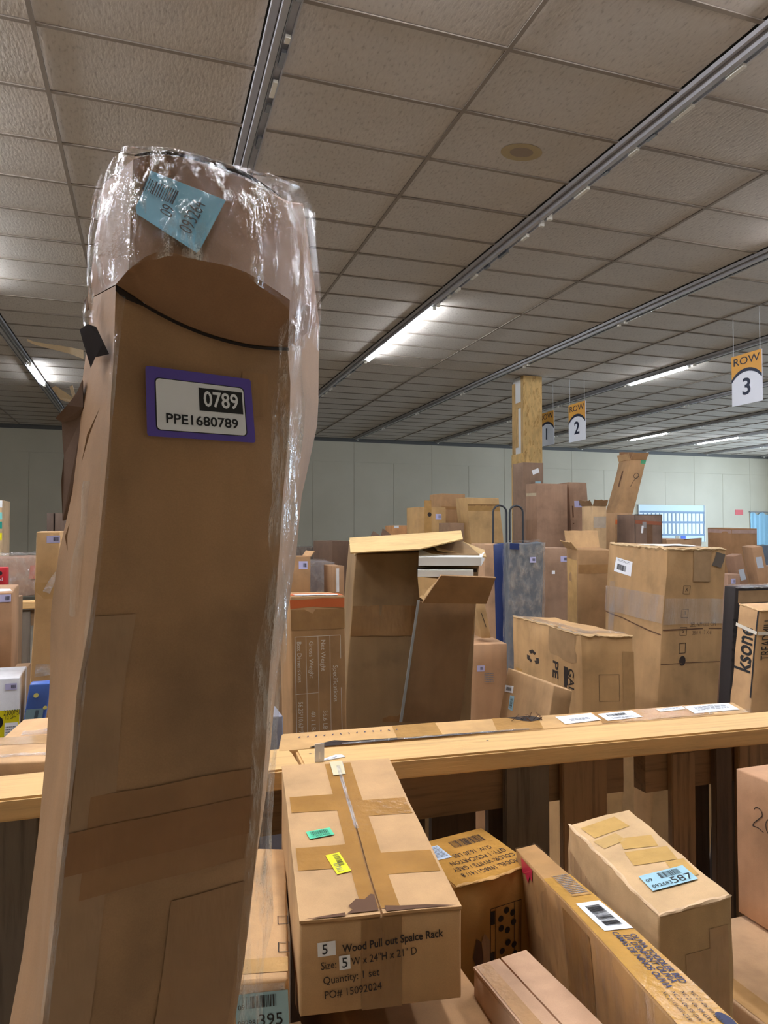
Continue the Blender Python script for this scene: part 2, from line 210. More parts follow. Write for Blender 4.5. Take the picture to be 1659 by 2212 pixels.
def bx(name,a,b,mat,parent=None,bev=0):
    V=[];F=[]; boxv(*a,*b,V,F); o=mesh(name,V,F,mat,parent)
    if bev:
        bm=bmesh.new(); bm.from_mesh(o.data); bmesh.ops.bevel(bm,geom=bm.edges[:],offset=bev,segments=2,affect='EDGES'); bm.to_mesh(o.data); bm.free()
        o.data.polygons.foreach_set('use_smooth',[True]*len(o.data.polygons)); o.data.set_sharp_from_angle(angle=math.radians(50))
    return o
def nz(p,s,a): return noise.noise_vector(Vector(p)*s)*a
TXT={}
def text_mesh(s,bold=False):
    k=(s,bold)
    if k in TXT: return TXT[k]
    c=bpy.data.curves.new('t','FONT'); c.body=s; c.size=1; c.align_x='CENTER'; c.align_y='CENTER'; c.resolution_u=3
    if bold: c.offset=.018
    o=bpy.data.objects.new('t',c); COL.objects.link(o); bpy.context.view_layer.update()
    dg=bpy.context.evaluated_depsgraph_get(); me=bpy.data.meshes.new_from_object(o.evaluated_get(dg))
    V=[v.co.copy() for v in me.vertices]; F=[tuple(p.vertices) for p in me.polygons]
    bpy.data.objects.remove(o); bpy.data.meshes.remove(me); TXT[k]=(V,F); return V,F
class Patch:
    """a surface piece: P(a,b,off) gives the point at fractions a,b lifted by off; W,H its size in metres"""
    def __init__(s,P,W,H): s.P=P; s.W=W; s.H=H
    def xy(s,cx,cy,x,y,rot,off):
        c,n=math.cos(rot),math.sin(rot)
        return s.P(cx+(x*c-y*n)/s.W,cy+(x*n+y*c)/s.H,off)
    def decal(s,name,cx,cy,w,h,mat,parent,rot=0,off=.0008,seg=.03,jag=0):
        nx=max(1,min(24,int(w/seg))); ny=max(1,min(24,int(h/seg))); r=math.radians(rot); V=[];F=[]
        for j in range(ny+1):
            for i in range(nx+1):
                jj=random.uniform(-jag,jag) if j in(0,ny) or i in (0,nx) else 0
                V.append(s.xy(cx,cy,(i/nx-.5)*w+jj,(j/ny-.5)*h+jj,r,off))
        for j in range(ny):
            for i in range(nx):
                k=j*(nx+1)+i; F.append((k,k+1,k+nx+2,k+nx+1))
        return mesh(name,V,F,mat,parent,smooth=True)
    def poly(s,name,pts,mat,parent,off=.001):
        V=[s.P(a,b,off) for a,b in pts]; return mesh(name,V,[tuple(range(len(V)))],mat,parent)
    def text(s,cx,cy,size,txt,mat,parent,rot=0,off=.0014,sx=1,bold=False,name='lettering'):
        v,f=text_mesh(txt,bold); r=math.radians(rot)
        return mesh(name,[s.xy(cx,cy,p.x*size*sx,p.y*size,r,off) for p in v],f,mat,parent)
    def bars(s,cx,cy,w,h,mat,parent,rot=0,off=.0015,n=22,name='barcode'):
        r=math.radians(rot); V=[];F=[]; x=-w/2; rnd=random.Random(int(cx*999)+n)
        step=w/n
        for i in range(n):
            bw=step*rnd.choice((.3,.45,.7)); k=len(V)
            V+=[s.xy(cx,cy,x,-h/2,r,off),s.xy(cx,cy,x+bw,-h/2,r,off),s.xy(cx,cy,x+bw,h/2,r,off),s.xy(cx,cy,x,h/2,r,off)]; F.append((k,k+1,k+2,k+3)); x+=step
        return mesh(name,V,F,mat,parent)
    def frame(s,cx,cy,w,h,t,mat,parent,rot=0,off=.0012,name='printed_frame'):
        r=math.radians(rot); V=[];F=[]
        for (x0,y0,x1,y1) in ((-w/2,-h/2,w/2,-h/2+t),(-w/2,h/2-t,w/2,h/2),(-w/2,-h/2,-w/2+t,h/2),(w/2-t,-h/2,w/2,h/2)):
            k=len(V); V+=[s.xy(cx,cy,x,y,r,off) for x,y in ((x0,y0),(x1,y0),(x1,y1),(x0,y1))]; F.append((k,k+1,k+2,k+3))
        return mesh(name,V,F,mat,parent)
    def disc(s,cx,cy,rad,mat,parent,off=.0012,n=12,sy=1,name='printed_mark'):
        return mesh(name,[s.xy(cx,cy,rad*math.cos(t*2*math.pi/n),sy*rad*math.sin(t*2*math.pi/n),0,off) for t in range(n)],[tuple(range(n))],mat,parent)
    def label(s,cx,cy,w,h,mat,parent,rot=0,items=(),off=.0012):
        """sticker whose items are laid out in its own metres: ('bar',x,y,w,h) ('text',x,y,size,str) ('box',x,y,w,h,mat)"""
        L=s.decal('label',cx,cy,w,h,mat,parent,rot,off); r=math.radians(rot); c,n=math.cos(r),math.sin(r)
        for it in items:
            x,y=it[1],it[2]; a=cx+(x*c-y*n)/s.W; b=cy+(x*n+y*c)/s.H
            if it[0]=='bar': s.bars(a,b,it[3],it[4],BLACK(),L,rot+(it[5] if len(it)>5 else 0),off+.0006)
            elif it[0]=='text': s.text(a,b,it[3],it[4],it[6] if len(it)>6 else BLACK(),L,rot+(it[5] if len(it)>5 else 0),off+.0006)
            elif it[0]=='box': s.decal('printed_panel',a,b,it[3],it[4],it[5],L,rot,off+.0004)
            elif it[0]=='lines':
                V=[];F=[]; ww,hh,k=it[3],it[4],it[5]; rnd=random.Random(3)
                for q in range(k):
                    yy=y-hh/2+hh*(q+.5)/k; xx=x-ww/2
                    while xx<x+ww/2:
                        l=ww*rnd.uniform(.05,.2); l=min(l,x+ww/2-xx); kk=len(V)
                        for (px,py) in ((xx,yy),(xx+l,yy),(xx+l,yy+hh/k*.4),(xx,yy+hh/k*.4)): V.append(s.P(cx+(px*c-py*n)/s.W,cy+(px*n+py*c)/s.H,off+.0006))
                        F.append((kk,kk+1,kk+2,kk+3)); xx+=l+ww*.03
                mesh('printed_lines',V,F,plain('faint_print',(120,122,128),.7),L)
        return L
class Carton:
    def __init__(s,key,name,label,rgb=KRAFT,crumple=.0016,group=None,top='plain',cell=.035,mat=None,cat='box',hollow=False,dent=0):
        c=[Vector(p) for p in DATA[key]]; s.base=sum(c[:4],Vector())/4; s.c=[p-s.base for p in c]
        s.root=thing(name,label,cat,s.base,0,group); s.cr=crumple; s.mat=mat or card(rgb); s.rgb=rgb; s.seed=Vector((len(key)*3.1,ord(key[0]),ord(key[-1])*.7)); s.dent=dent; s.tof=0
        s.W=(s.c[5]-s.c[4]).length; s.D=(s.c[7]-s.c[4]).length; s.Hh=(s.c[4]-s.c[0]).length
        s.body(cell,hollow)
        if top=='seam': s.flaps(); s.tof=s.tof2
    def T(s,u,v,w,soft=True):
        c=s.c; b=c[0]*(1-u)*(1-v)+c[1]*u*(1-v)+c[2]*u*v+c[3]*(1-u)*v; t=c[4]*(1-u)*(1-v)+c[5]*u*(1-v)+c[6]*u*v+c[7]*(1-u)*v
        p=b*(1-w)+t*w
        return p+noise.noise_vector((p+s.seed)*9)*s.cr+noise.noise_vector((p+s.seed)*2.5)*s.cr*2
    def body(s,cell,hollow):
        def par(L):
            e=min(.0035/L,.1); n=max(2,min(14,int(L/cell))); return [0,e]+[i/n for i in range(1,n) if e*1.5<i/n<1-e*1.5]+[1-e,1]
        us,vs,ws=par(s.W),par(s.D),par(s.Hh); V=[];idx={};F=[]
        U,Vn,Wn=len(us)-1,len(vs)-1,len(ws)-1; k=.0013
        def vid(i,j,l):
            q=(i,j,l)
            if q in idx: return idx[q]
            u,v,w=us[i],vs[j],ws[l]; on=(i in(0,U))+(j in(0,Vn))+(l in(0,Wn))
            if on>=2:
                if i in(0,U): u+= (k/s.W)*(1 if i==0 else -1)
                if j in(0,Vn): v+= (k/s.D)*(1 if j==0 else -1)
                if l in(0,Wn): w+= (k/s.Hh)*(1 if l==0 else -1)
            p=s.T(u,v,w)
            if s.dent and on>=2: p=p+noise.noise_vector((p+s.seed)*35)*s.dent
            idx[q]=len(V); V.append(p); return idx[q]
        for i in range(U):
            for j in range(Vn):
                F.append((vid(i,j,0),vid(i,j+1,0),vid(i+1,j+1,0),vid(i+1,j,0)))
                if not hollow: F.append((vid(i,j,Wn),vid(i+1,j,Wn),vid(i+1,j+1,Wn),vid(i,j+1,Wn)))
            for l in range(Wn):
                F.append((vid(i,0,l),vid(i+1,0,l),vid(i+1,0,l+1),vid(i,0,l+1))); F.append((vid(i,Vn,l),vid(i,Vn,l+1),vid(i+1,Vn,l+1),vid(i+1,Vn,l)))
        for j in range(Vn):
            for l in range(Wn):
                F.append((vid(0,j,l),vid(0,j,l+1),vid(0,j+1,l+1),vid(0,j+1,l))); F.append((vid(U,j,l),vid(U,j+1,l),vid(U,j+1,l+1),vid(U,j,l+1)))
        s.b=mesh('body',V,F,s.mat,s.root,smooth=True)
        if hollow:
            m=s.b.modifiers.new('wall','SOLIDIFY'); m.thickness=.005; m.offset=-1
    def patch(s,face):
        W,D,Hh=s.W,s.D,s.Hh; T=s.T
        f={'front':(lambda a,b:(a,0,b),W,Hh),'back':(lambda a,b:(1-a,1,b),W,Hh),'left':(lambda a,b:(0,1-a,b),D,Hh),'right':(lambda a,b:(1,a,b),D,Hh),'top':(lambda a,b:(a,b,1),W,D)}[face]
        ex=s.tof if face=='top' else 0
        def P(a,b,off):
            off=off+ex
            m,w_,h_=f; p=T(*m(a,b)); e=.02; q=T(*m(a+e,b)); r=T(*m(a,b+e)); n=(q-p).cross(r-p)
            return p+n.normalized()*off
        return Patch(P,f[1],f[2])
    def flaps(s,axis='u',gap=.003,lift=.0,th=.0035):
        pt=s.patch('top')
        for side in (0,1):
            V=[];F=[]; n=8
            for i in range(n+1):
                for j in range(n+1):
                    f=(i/n)*(.5-gap/2/(s.W if axis=='u' else s.D)); f=f if side==0 else 1-f
                    a,b=(f,j/n) if axis=='u' else (j/n,f)
                    lf=lift*(i/n)
                    V.append(pt.P(a,b,.0005+lf)); V.append(pt.P(a,b,.0005+th+lf))
            m=lambda i,j,t:(i*(n+1)+j)*2+t
            for i in range(n):
                for j in range(n):
                    F.append((m(i,j,1),m(i+1,j,1),m(i+1,j+1,1),m(i,j+1,1))); F.append((m(i,j,0),m(i,j+1,0),m(i+1,j+1,0),m(i+1,j,0)))
            for i in range(n):
                F.append((m(i,0,0),m(i+1,0,0),m(i+1,0,1),m(i,0,1))); F.append((m(i,n,0),m(i,n,1),m(i+1,n,1),m(i+1,n,0)))
                F.append((m(0,i,0),m(0,i,1),m(0,i+1,1),m(0,i+1,0))); F.append((m(n,i,0),m(n,i+1,0),m(n,i+1,1),m(n,i,1)))
            s.tof2=.0005+th
            o=mesh('flap',V,F,s.mat,s.root,smooth=False)
            bm=bmesh.new(); bm.from_mesh(o.data); bmesh.ops.recalc_face_normals(bm,faces=bm.faces[:]); bm.to_mesh(o.data); bm.free()
    def tape(s,face,cx,cy,w,h,rot=0,rgb=(172,126,66),off=.0007,mat=None):
        p=s.patch(face)
        return p.decal('tape',cx,cy,w,h,mat or tape_mat(rgb),s.root,rot,off)
    def wrap(s,mat,off=.004,w0=0,w1=1.0,amp=.004,fq=22,name='stretch_film',n=14,cap=True):
        V=[];F=[]; ring=[]; nu=n; segs=[]
        for i in range(nu): segs.append((i/nu,0))
        for i in range(nu): segs.append((1,i/nu))
        for i in range(nu): segs.append((1-i/nu,1))
        for i in range(nu): segs.append((0,1-i/nu))
        m=len(segs); nw=n
        def q(u,v,w):
            p=s.T(u,v,w); cen=s.T(.5,.5,w); d=(p-cen); d.z=0; d.normalize()
            return p+d*(off+amp*.6)+noise.noise_vector(p*fq+s.seed)*amp
        for j in range(nw+1):
            w=w0+(w1-w0)*j/nw
            for (u,v) in segs: V.append(q(u,v,w))
        for j in range(nw):
            for i in range(m): F.append((j*m+i,j*m+(i+1)%m,(j+1)*m+(i+1)%m,(j+1)*m+i))
        if cap and w1>=1:
            k0=len(V)
            for i in range(nu+1):
                for j in range(nu+1):
                    p=s.T(i/nu,j/nu,1); V.append(p+Vector((0,0,off+amp*.6))+noise.noise_vector(p*fq+s.seed)*amp)
            for i in range(nu):
                for j in range(nu): k=k0+i*(nu+1)+j; F.append((k,k+nu+1,k+nu+2,k+1))
        return mesh(name,V,F,mat,s.root,smooth=True)
    def rim(s,mat,wd=.012,amp=.006,edges=('front','left'),name='crushed_edge',drop=.35):
        for e in edges:
            E={'front':((0,0),(1,0)),'back':((1,1),(0,1)),'left':((0,1),(0,0)),'right':((1,0),(1,1))}[e]; n=34; m_=6; V=[];F=[]
            A=s.T(E[0][0],E[0][1],1); B=s.T(E[1][0],E[1][1],1); d=(B-A).normalized(); out=d.cross(Vector((0,0,1))).normalized()
            for i in range(n+1):
                u=E[0][0]+(E[1][0]-E[0][0])*i/n; v=E[0][1]+(E[1][1]-E[0][1])*i/n; p=s.T(u,v,1); r=wd*(.55+.6*abs(noise.noise(p*38+s.seed)))*(.35 if i in(0,n) else 1)
                c_=p-out*r*.35-Vector((0,0,r*drop))+noise.noise_vector(p*30+s.seed)*amp*.5
                for k in range(m_):
                    a=k*2*math.pi/m_; V.append(c_+out*math.cos(a)*r*.8+Vector((0,0,math.sin(a)*r*.6))+noise.noise_vector((c_+Vector((k,0,0)))*70)*amp*.35)
            for i in range(n):
                for k in range(m_): F.append((i*m_+k,i*m_+(k+1)%m_,(i+1)*m_+(k+1)%m_,(i+1)*m_+k))
            F+=[tuple(range(m_))[::-1],tuple(range(n*m_,n*m_+m_))]
            mesh(name,V,F,mat,s.root,smooth=True)
    def flap_at(s,edge,ang,length,th=.004,a0=0,a1=1,mat=None,name='flap',jag=0,slant=0):
        """open flap hinged on a top edge; ang 0 = level outwards, 90 = straight up"""
        E={'front':((0,0),(1,0)),'back':((1,1),(0,1)),'left':((0,1),(0,0)),'right':((1,0),(1,1))}[edge]
        A=s.T(E[0][0],E[0][1],1); B=s.T(E[1][0],E[1][1],1); A,B=A+(B-A)*a0,A+(B-A)*a1; d=(B-A).normalized(); out=d.cross(Vector((0,0,1))).normalized()
        r=math.radians(ang); dirv=out*math.cos(r)+Vector((0,0,1))*math.sin(r); nrm=d.cross(dirv).normalized(); V=[];F=[]; n=8
        for i in range(n+1):
            for j in range(4):
                L=length*j/3; 
                if j==3: L+=random.uniform(-jag,jag)
                p=A.lerp(B,i/n)+dirv*L+d*slant*(j/3)+nrm*(math.sin(i/n*3.14)*.004*j/3)
                V.append(p); V.append(p+nrm*th)
        m=lambda i,j,t:(i*4+j)*2+t
        for i in range(n):
            for j in range(3):
                F.append((m(i,j,1),m(i+1,j,1),m(i+1,j+1,1),m(i,j+1,1))); F.append((m(i,j,0),m(i,j+1,0),m(i+1,j+1,0),m(i+1,j,0)))
            F.append((m(i,0,0),m(i+1,0,0),m(i+1,0,1),m(i,0,1))); F.append((m(i,3,0),m(i,3,1),m(i+1,3,1),m(i+1,3,0)))
        for j in range(3):
            F.append((m(0,j,0),m(0,j,1),m(0,j+1,1),m(0,j+1,0))); F.append((m(n,j,0),m(n,j+1,0),m(n,j+1,1),m(n,j,1)))
        o=mesh(name,V,F,mat or s.mat,s.root)
        bm=bmesh.new(); bm.from_mesh(o.data); bmesh.ops.recalc_face_normals(bm,faces=bm.faces[:]); bm.to_mesh(o.data); bm.free()
        return o
# ================= the room =================
ZC=EYE+2.70; YB=19.8; XL,XR=-9.0,21.8; YF=-4.0
def struct(name,o,label=None): o['kind']='structure'; return o
m,nt,b=nmat('sealed_concrete'); n=tex(nt,'ShaderNodeTexNoise',1.2,detail=6); r=ramp(nt,n.outputs[0],[(.3,lin((150,138,122))),(.7,lin((190,178,160)))]); nt.links.new(r.outputs[0],b.inputs['Base Color']); b.inputs['Roughness'].default_value=.45
struct('floor',bx('floor',(XL,YF,-.1),(XR,YB,0),m))
m,nt,b=nmat('painted_plaster'); n=tex(nt,'ShaderNodeTexNoise',.5,detail=4); r=ramp(nt,n.outputs[0],[(.3,lin((180,170,148))),(.7,lin((198,188,166)))]); nt.links.new(r.outputs[0],b.inputs['Base Color']); b.inputs['Roughness'].default_value=.6; WALLM=m
bw=bx('wall_back',(XL,YB,0),(XR,YB+.15,ZC+.1),WALLM); bw['kind']='structure'
struct('wall_left',bx('wall_left',(XL-.15,YF,0),(XL,YB,ZC+.1),WALLM)); struct('wall_front',bx('wall_front',(XL,YF-.15,0),(XR,YF,ZC+.1),WALLM))
# right wall with three daylight windows
V=[];F=[]; ys=[YF]
for y in (7.,11.,15.): ys+=[y-1.6,y+1.6]
ys.append(YB)
for i in range(0,len(ys)-1):
    if i%2==0: boxv(XR,ys[i],0,XR+.15,ys[i+1],ZC+.1,V,F)
    else: boxv(XR,ys[i],0,XR+.15,ys[i+1],.9,V,F); boxv(XR,ys[i],3.3,XR+.15,ys[i+1],ZC+.1,V,F)
struct('wall_right',mesh('wall_right',V,F,WALLM))
sky=plain('daylit_pane',(190,215,240),.4,emit=2.5)
for k,y in enumerate((7.,11.,15.)):
    f=thing('window_%d'%(k+1),None,None,(XR+.1,y,.9)); f['kind']='structure'
    V=[];F=[]; boxv(-.03,-1.6,0,.03,1.6,.06,V,F); boxv(-.03,-1.6,2.34,.03,1.6,2.4,V,F); boxv(-.03,-1.6,0,.03,-1.54,2.4,V,F); boxv(-.03,1.54,0,.03,1.6,2.4,V,F); boxv(-.03,-.03,0,.03,.03,2.4,V,F)
    mesh('window_frame',V,F,plain('grey_frame',(120,122,126),.5),f); bx('pane',(.035,-1.58,.03),(.045,1.58,2.37),sky,f)
# wall panels with narrow joints
PM=WALLM
xs=[XL+.01+1.22*i for i in range(26)]
for i,x in enumerate(xs):
    x1=min(x+1.2105,XR-.01)
    if x1-x<.1: continue
    bx('wall_panel',(x,YB-.012,.02),(x1,YB-.0005,3.66),PM,bw)
x=XL+.01
while x<XR-.2:
    x1=min(x+2.43,XR-.01); bx('wall_panel',(x,YB-.012,3.672),(x1,YB-.0005,ZC-.05),PM,bw); x=x1+.0095
struct('trim_1',bx('trim_1',(XL,YB-.04,ZC-.10),(XR,YB-.013,ZC-.001),plain('dark_trim',(88,84,80),.6)))
# ceiling: hung grid with lay-in boards
cl=bx('ceiling',(XL,YF,ZC+.03),(XR,YB,ZC+.13),plain('ceiling_void',(70,66,60),.9)); cl['kind']='structure'
m,nt,b=nmat('fissured_ceiling_board'); n=tex(nt,'ShaderNodeTexNoise',55,detail=3,st=(1,.35,1)); n2=tex(nt,'ShaderNodeTexNoise',1.3,detail=3)
r=ramp(nt,n.outputs[0],[(.3,lin((168,156,144))),(.42,lin((190,179,166))),(.7,lin((197,187,174)))]); r2=ramp(nt,n2.outputs[0],[(.3,G(.9)),(.7,G(1))])
nt.links.new(mixc(nt,r.outputs[0],r2.outputs[0],1.0,'MULTIPLY'),b.inputs['Base Color']); b.inputs['Roughness'].default_value=.9; bump(nt,b,n.outputs[0],.5,.004); TILE=m
GRIDM=plain('ceiling_grid_metal',(138,126,113),.8,spec=.2)
DX=1.25; DY=.6125; Y0=3.478-DY*12
GX=[-1.86+DX*i for i in range(-5,19)]; GY=[Y0+DY*i for i in range(0,45)]
STRX=[-1.86+2.5*i for i in range(-2,10)]
def isstrip(x): return any(abs(x-q)<.01 for q in STRX)
def crossing(x): return .085 if isstrip(x) else .012
cells=[]
for i in range(len(GX)-1):
    for j in range(len(GY)-1):
        x0,x1=GX[i]+crossing(GX[i]),GX[i+1]-crossing(GX[i+1]); y0,y1=GY[j]+.012,min(GY[j+1]-.012,YB-.05)
        if x0<XL or x1>XR or y1-y0<.1 or y0<YF+.1: continue
        cx,cy=(x0+x1)/2,(y0+y1)/2
        d=cx*math.sin(YAW)+cy*math.cos(YAW); u=829.5+1530*(cx*math.cos(YAW)-cy*math.sin(YAW))/max(d,.1); v=1148-1530*2.7/max(d,.1)
        inview=d>1 and -250<u<1950 and v>-260
        cells.append((0 if inview else 1,d if inview else 99,x0,y0,x1,y1))
cells.sort()
shape={}
V2=[];F2=[]
for k,(iv,d,x0,y0,x1,y1) in enumerate(cells):
    if iv==0 and k<300:
        key=(round(x1-x0,3),round(y1-y0,3))
        if key not in shape:
            V=[];F=[]; boxv(0,0,0,x1-x0,y1-y0,.014,V,F); me=bpy.data.meshes.new('ceiling_board'); me.from_pydata(V,[],F); me.materials.append(TILE); shape[key]=me
        o=bpy.data.objects.new('ceiling_board',shape[key]); COL.objects.link(o); o.parent=cl; o.location=(x0,y0,ZC+.006+random.uniform(-.001,.001))
    else: boxv(x0,y0,ZC+.006,x1,y1,ZC+.02,V2,F2)
o=mesh('ceiling_board',V2,F2,TILE,cl); o['kind']='stuff'
V=[];F=[]
for y in GY:
    if YF<y<YB: boxv(XL,y-.013,ZC-.004,XR,y+.013,ZC+.004,V,F)
for x in GX:
    if not isstrip(x): boxv(x-.013,YF,ZC-.005,x+.013,YB-.05,ZC+.003,V,F)
mesh('ceiling_grid',V,F,GRIDM,cl)
# round water stain on one board
V=[];F=[]
def stain(rx,ry,z,mat,name):
    mesh(name,[(2.50+rx*math.cos(t*math.pi/16),4.42+ry*math.sin(t*math.pi/16),z) for t in range(32)][::-1],[tuple(range(32))],mat,cl)
stain(.155,.112,ZC+.0035,plain('stain_ring',(168,148,110),.9),'water_stain'); stain(.088,.062,ZC+.0029,plain('stain_core',(142,124,104),.9),'water_stain')
# long fluorescent channels: every fixture a thing
HOUS=plain('white_enamel_channel',(172,170,172),.35,spec=.6); SLOT=plain('dark_channel_slot',(78,72,74),.5); CHR=plain('glossy_reflector',(170,172,178),.16,metal=.85); CAPM=plain('lamp_socket',(228,222,208),.5)
LIT=plain('lit_tube',(236,244,255),.3,emit=TUBE); m=bpy.data.materials['lit_tube']; m.cycles.emission_sampling='FRONT_BACK'
LIT2=plain('lit_tube_boosted',(240,244,255),.3,emit=TUBE*1.9)  # near tubes out of view, made stronger to brighten the carton tops
DEAD=plain('dead_tube',(205,205,205),.15)
def fix(x,y0,L,lit=None,kind=0):
    lab={'B':'long white fluorescent channel on the ceiling with one glowing tube, over the middle of the room','L':'ceiling fluorescent channel at the far left with a short glowing tube behind the tall box'}
    t=thing('strip_light',None,'ceiling light',(x,y0,ZC-.004)); e=.004
    V=[];F=[]; boxv(-.075,e,-.012,-.03,L-e,0,V,F); boxv(.03,e,-.012,.075,L-e,0,V,F); boxv(-.075,e,-.03,-.066,L-e,-.0121,V,F); boxv(.066,e,-.03,.075,L-e,-.0121,V,F)
    mesh('side_flange',V,F,HOUS,t)
    bx('slot_panel',(-.0299,e,-.01),(.0299,L-e,0),SLOT,t)
    V=[];F=[]; boxv(-.026,e,-.055,.010,L-e,-.0101,V,F); mesh('housing',V,F,HOUS,t)
    if not lit:
        mesh('reflector',*((lambda V,F:(boxv(.014,e,-.05,.02,L-e,-.0101,V,F),(V,F))[1])([],[])),CHR,t)
    for yy in (.05,L-.08):
        bx('lamp_socket',(.024,yy,-.075),(.062,yy+.03,-.012),CAPM,t)
    def cyl(name,ya,yb,rad,mat,xx=.043,zz=-.06):
        n=10; V=[(xx+rad*math.cos(a*2*math.pi/n),yy,zz+rad*math.sin(a*2*math.pi/n)) for yy in (ya,yb) for a in range(n)]
        F=[(a,(a+1)%n,n+(a+1)%n,n+a) for a in range(n)]+[tuple(range(n))[::-1],tuple(range(n,2*n))]
        return mesh(name,V,F,mat,t,smooth=True)
    if lit: 
        a,b_=lit; cyl('tube',a,b_,.024,LIT2 if y0<4 else LIT)
    elif kind==1: cyl('tube',.085,L-.085,.012,CHR,.043,-.05)
    elif kind==2:
        rnd=random.Random(int(x*10+y0)); yy=.3
        while yy<L-.3: w_=rnd.uniform(.05,.2); bx('mirror_clip',(.03,yy,-.05-rnd.uniform(0,.02)),(.058,yy+w_,-.04),CHR if rnd.random()<.7 else CAPM,t); yy+=w_+rnd.uniform(.05,.3)
    return t
def names(x):
    return {-1.86:'left of the tall wrapped box',.64:'above the top of the tall wrapped box',3.14:'above the brown stained board',5.64:'meeting the clad column',8.14:'behind the row two sign',10.64:'fourth from the right wall',13.14:'third from the right wall',15.64:'second from the right wall',18.14:'first from the right wall',-4.36:'beyond the left edge'}.get(round(x,2),'above the right wall windows')
LITS={(-1.86,12.4):1.5,(3.14,7.75):2.6,(8.14,9.2):1.4,(13.14,15.6):1.5,(15.64,15.7):1.5,
      (-1.86,.6):2.4,(-1.86,3.4):2.4,(-4.36,1.6):2.4,(.64,.5):2.4,(3.14,.3):2.4,(5.64,2.6):2.4,(-1.86,6.2):2.4,(10.64,2.0):2.4,(13.14,6.):2.4,(-4.36,7.0):2.4}
ordn=['nearest piece','second along','third along','fourth along','fifth along','sixth along','seventh along','eighth along','ninth along','tenth along']
for x in STRX:
    if x<-5 or x>21: continue
    cuts=[-3.7]; lits=sorted([(y,L) for (xx,y),L in LITS.items() if abs(xx-x)<.01])
    segs=[]; y=-3.7
    for (ly,L) in lits+[(19.7,0)]:
        gap=ly-.1-y; n=max(0,round(gap/2.44))
        if n==0 and gap>.2: n=1
        for k in range(n): segs.append((y+gap*k/n,gap/n,None))
        if L: segs.append((ly-.1,L+.2,(.1,.1+L))); y=ly-.1+L+.2
    for k,(a,L,lt) in enumerate(segs):
        t=fix(x,a,L,lt,kind=2 if round(x,2) in (3.14,.64) else 1)
        t['label']=('glowing ceiling tube, run ' if lt else 'unlit ceiling channel, run ')+names(x)+', '+(ordn[k] if k<10 else 'far end'); t['group']='fluorescent strip fixtures on the ceiling'
        w=t['label'].split()
        if len(w)>16: t['label']=' '.join(w[:16])
# ---------------- OSB clad column
m,nt,b=nmat('oriented_strand_board'); tc=tex(nt,'ShaderNodeTexVoronoi',26,st=(1,1,.35)); n=tex(nt,'ShaderNodeTexNoise',14,detail=5,st=(1,1,.4))
r=ramp(nt,tc.outputs['Color'],[(.1,lin((132,92,44))),(.45,lin((188,146,84))),(.8,lin((222,184,120)))]); r2=ramp(nt,n.outputs[0],[(.35,G(.72)),(.6,G(1))])
nt.links.new(mixc(nt,r.outputs[0],r2.outputs[0],.8,'MULTIPLY'),b.inputs['Base Color']); b.inputs['Roughness'].default_value=.8; OSB=m
cx,cy=6.275,10.95
t=thing('column','square building column clad in strand board, standing left of the row two sign','column',(cx,cy,0)); PN=wood('stud_pine',(205,168,112),2)
def lb(name,a,b2,m): return bx(name,(a[0]-.18,a[1]-.2,a[2]),(b2[0]-.18,b2[1]-.2,b2[2]),m,t)
lb('front_board',(.0,0,0),(.36,.014,ZC-.012),OSB); lb('core',(.02,.015,0),(.345,.395,ZC-.012),plain('plaster_board_white',(222,222,220),.7))
lb('side_board',(-.02,.0145,0),(.0195,.40,3.0),OSB); lb('timber_stud',(.0,.0145,3.001),(.0195,.1,ZC-.012),PN); lb('timber_stud',(-.004,.32,3.001),(.0195,.40,ZC-.1),PN)
lb('timber_block',(.0,.101,3.8),(.0195,.319,3.9),PN); lb('timber_stud',(.001,.22,3.12),(.0195,.319,3.799),PN)
# ---------------- hanging row signs
def sign(num,x,y,z0,w,h,label):
    t=thing('hanging_sign',label,'sign',(x,y,z0),0,'row signs hung from the ceiling')
    bx('board',(0,-w/2,0),(.008,w/2,h),plain('sign_white',(232,234,240),.5),t)
    pt=Patch(lambda a,b,off:Vector((-off,w/2-a*w,b*h)),w,h)
    OR=plain('sign_orange',(222,160,66),.5); NAVY=plain('sign_navy',(28,36,58),.5)
    n=20; arc=[(.5+.60*math.cos(math.pi-k*math.pi/n),.28+.42*math.sin(math.pi-k*math.pi/n)) for k in range(n+1)]
    arc=[(a,b) for a,b in arc if 0<=a<=1]; arc=[(0,arc[0][1])]+arc+[(1,arc[-1][1])]
    V=[];F=[]
    for a,b in arc: V+= [pt.P(a,b,.0015),pt.P(a,1,.0015)]
    F=[(2*i,2*i+2,2*i+3,2*i+1) for i in range(len(arc)-1)]; mesh('orange_panel',V,F,OR,t)
    V=[]
    for a,b in arc: V+= [pt.P(a,b-.055,.003),pt.P(a,b+.012,.003)]
    mesh('navy_arc',V,F,NAVY,t)
    pt.text(.5,.86,w*.29,'ROW',NAVY,t,0,.0045,1.25); pt.text(.5,.33,h*.46,str(num),NAVY,t,0,.003,1.1,bold=True)
    for s_ in (-1,1):
        bx('cord',(.002,s_*w*.44-.003,h),(.006,s_*w*.44+.003,ZC-z0-.006),plain('white_cord',(205,205,205),.6),t)
sign(3,6.9,6.76,3.21,.46,.62,'white hanging sign with a big black three, nearest and rightmost of the row signs'); sign(2,7.0,10.52,3.215,.50,.66,'white hanging sign with a black two, in the middle of the three row signs'); sign(1,7.0,11.50,3.25,.50,.62,'white hanging sign with a black one, half hidden behind the clad column')
